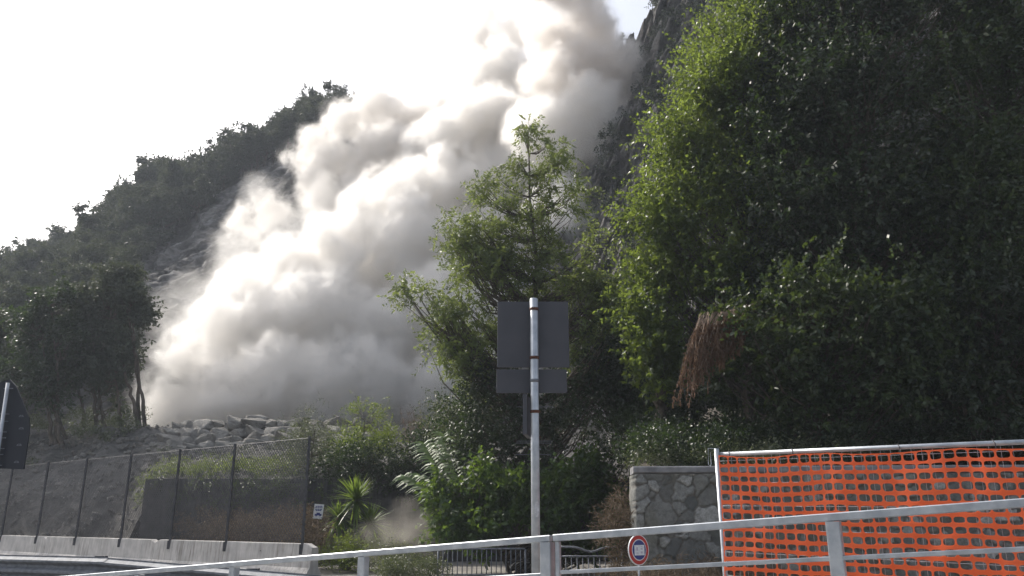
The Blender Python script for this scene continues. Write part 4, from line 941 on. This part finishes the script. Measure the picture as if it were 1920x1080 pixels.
def sup(t, a, b, e=.62): return np.sign(np.cos(t)) * abs(np.cos(t)) ** e * a, np.sign(np.sin(t)) * abs(np.sin(t)) ** e * b
def boxp(t, a, b):
    c, s = np.cos(t), np.sin(t); k = 1 / np.maximum(abs(c), abs(s)); return c * k * a, s * k * b
for r_ in range(nrw):
    for c_ in range(nc):
        hx, hz = cp * .5 * rng.uniform(.84, .90), rp * .5 * rng.uniform(.60, .71) * (1.2 if r_ == 0 else 1)
        ix, iz = sup(ph, hx, hz); ox, oz = boxp(ph, cp / 2, rp / 2)
        x = np.concatenate([ix, ox]) + (c_ + .5) * cp; z = np.concatenate([iz, oz]) - (r_ + .5) * rp
        V.append(np.stack([x, 0 * x, z], 1)); k = np.arange(16); F.append(np.stack([k, (k + 1) % 16, 16 + (k + 1) % 16, 16 + k], 1) + n); n += 32
V = np.concatenate(V); s, z = V[:, 0], V[:, 2]
slack = fbm(s * .9, z * .7, s * 0 + 3, 3)
z2 = z + .016 * vnoise(s * 1.3, z * 2.1, s * 0) * np.minimum(1, -z * 4 + .3) - .028 * abs(np.sin(s * 2.3)) * np.exp(z * 3) + .012 * vnoise(s * 3, z * 9, s * 0 + 9)
s2 = s + .02 * vnoise(s * 2, z * 1.2, s * 0 + 5) + .03 * z * vnoise(s * .6, z * 0, s * 0 + 2)
W_ = f0 + fh * (s2 + .05)[:, None] + fn * (.045 + .035 * slack + .02 * vnoise(s * 4, z * 3, s * 0))[:, None]
W_[:, 2] = f0[2] + (f1[2] - f0[2]) * (s2 / PL) - .05 + z2
net = np_mesh('safety_net', W_, [np.concatenate(F)], M['net']); tag(net, 'bright orange plastic safety net with oval holes hung along the site fence', 'safety net')
md = net.modifiers.new('solid', 'SOLIDIFY'); md.thickness = .003
for k, px in enumerate((1366, 1484, 1683, 1861)):         # cable ties
    q = on_line(f0, f1, px); MB().tube([[q[0], q[1] + .03, q[2] - .02], [q[0], q[1], q[2] + .012], [q[0], q[1] - .035, q[2] - .02], [q[0], q[1] - .04, q[2] - .09]], .006, 5).build('cable_tie', M['steel_post'], root)
# ================================================================== FOREGROUND GUARD RAILING
rA, rJ, rB = P(2050, 933, 6.2), P(1036, 1009, 8.5), P(60, 1089, 12.9)
rE = rB + (rB - rJ) * .6; rS = rA + (rA - rJ) * .4
root = empty('guard_railing', (float(rJ[0]), float(rJ[1]), .2)); tag(root, 'galvanised steel guard railing of square tube crossing the foreground', 'railing')
dl, dr = unit(rJ - rE), unit(rS - rJ)
MB().bar(rE, rJ - dl * .02, .07, .065, bev=.008).build('top_rail', M['galv'], root); MB().bar(rJ + dr * .02, rS, .07, .07, bev=.008).build('top_rail', M['galv'], root)
mA, mJ = P(2050, 1023, 6.2), P(1052, 1073, 8.45); mid = MB().bar(mJ, mA + (mA - mJ) * .4, .035, .038, bev=.005).build('mid_rail', M['galv'], root)
lJ = P(1015, 1078, 8.6); lB = lJ + (rB - rJ) * 1.6; MB().bar(lB, lJ, .035, .038, bev=.005).build('mid_rail', M['galv'], root)
for px, ln in ((1562, 'r'), (1046, 'r'), (1026, 'l'), (682, 'l'), (440, 'l'), (262, 'l'), (110, 'l'), (2250, 'r')):
    q = on_line(rJ, rA, px) if ln == 'r' else on_line(rB, rJ, px); w = .115 if px in (1562, 1026) else (.05 if px == 1046 else .10)
    zb = q[2] - 1.05
    o = MB().bar([q[0], q[1] + .01, zb], [q[0], q[1] + .01, q[2] - .036], w, w, up=tuple(np.array([dr[1], -dr[0], 0])), bev=.008).build('post', M['galv'], root)
    if px != 1046:
        MB().tube([[q[0] + .015, q[1] + .01 - w * .62, q[2] - .10], [q[0] + .015, q[1] - w * .35, q[2] - .10]], .011, 8).build('bolt', M['steel_post'], o)
# low concrete plinth that carries the railing (below the picture)
MB().bar(rE - [0, 0, 1.25], rJ - [0, 0, 1.25], .3, .4).build('plinth', M['concrete'], root); MB().bar(rJ - [0, 0, 1.25], rS - [0, 0, 1.25], .3, .4).build('plinth', M['concrete'], root)
# small dust puff low on the ground
rng = np.random.default_rng(12)
if not os.environ.get('NODUST'):
    dust('low_dust', [(740,1010,27.5,30),(775,985,27.5,32),(790,1020,27.3,28),(710,1030,27.3,24),(765,950,27.8,22)], 'small thin brown dust puff on the ground left of the glossy bush', [(-.35, .05), (-.1, .08), (.1, .1), (.3, .14)], rng, .12, n2=10, n3=0, ns=.5, col=(.90, .86, .79))
    H = MB(); lo, hi = np.array([-500, -80, -1.5]), np.array([700, 420, 175.])
    # haze box round the camera and everything built
    V = np.array([[x, y, z] for z in (lo[2], hi[2]) for y in (-80.5, 1501) for x in (-901, 901)]); F = np.array([[0, 2, 3, 1], [4, 5, 7, 6], [0, 1, 5, 4], [2, 6, 7, 3], [0, 4, 6, 2], [1, 3, 7, 5]])
    tag(np_mesh('haze', V, [F], vol_mat('haze_air', .00052, (.80, .88, 1.0), .2)), kind='stuff')
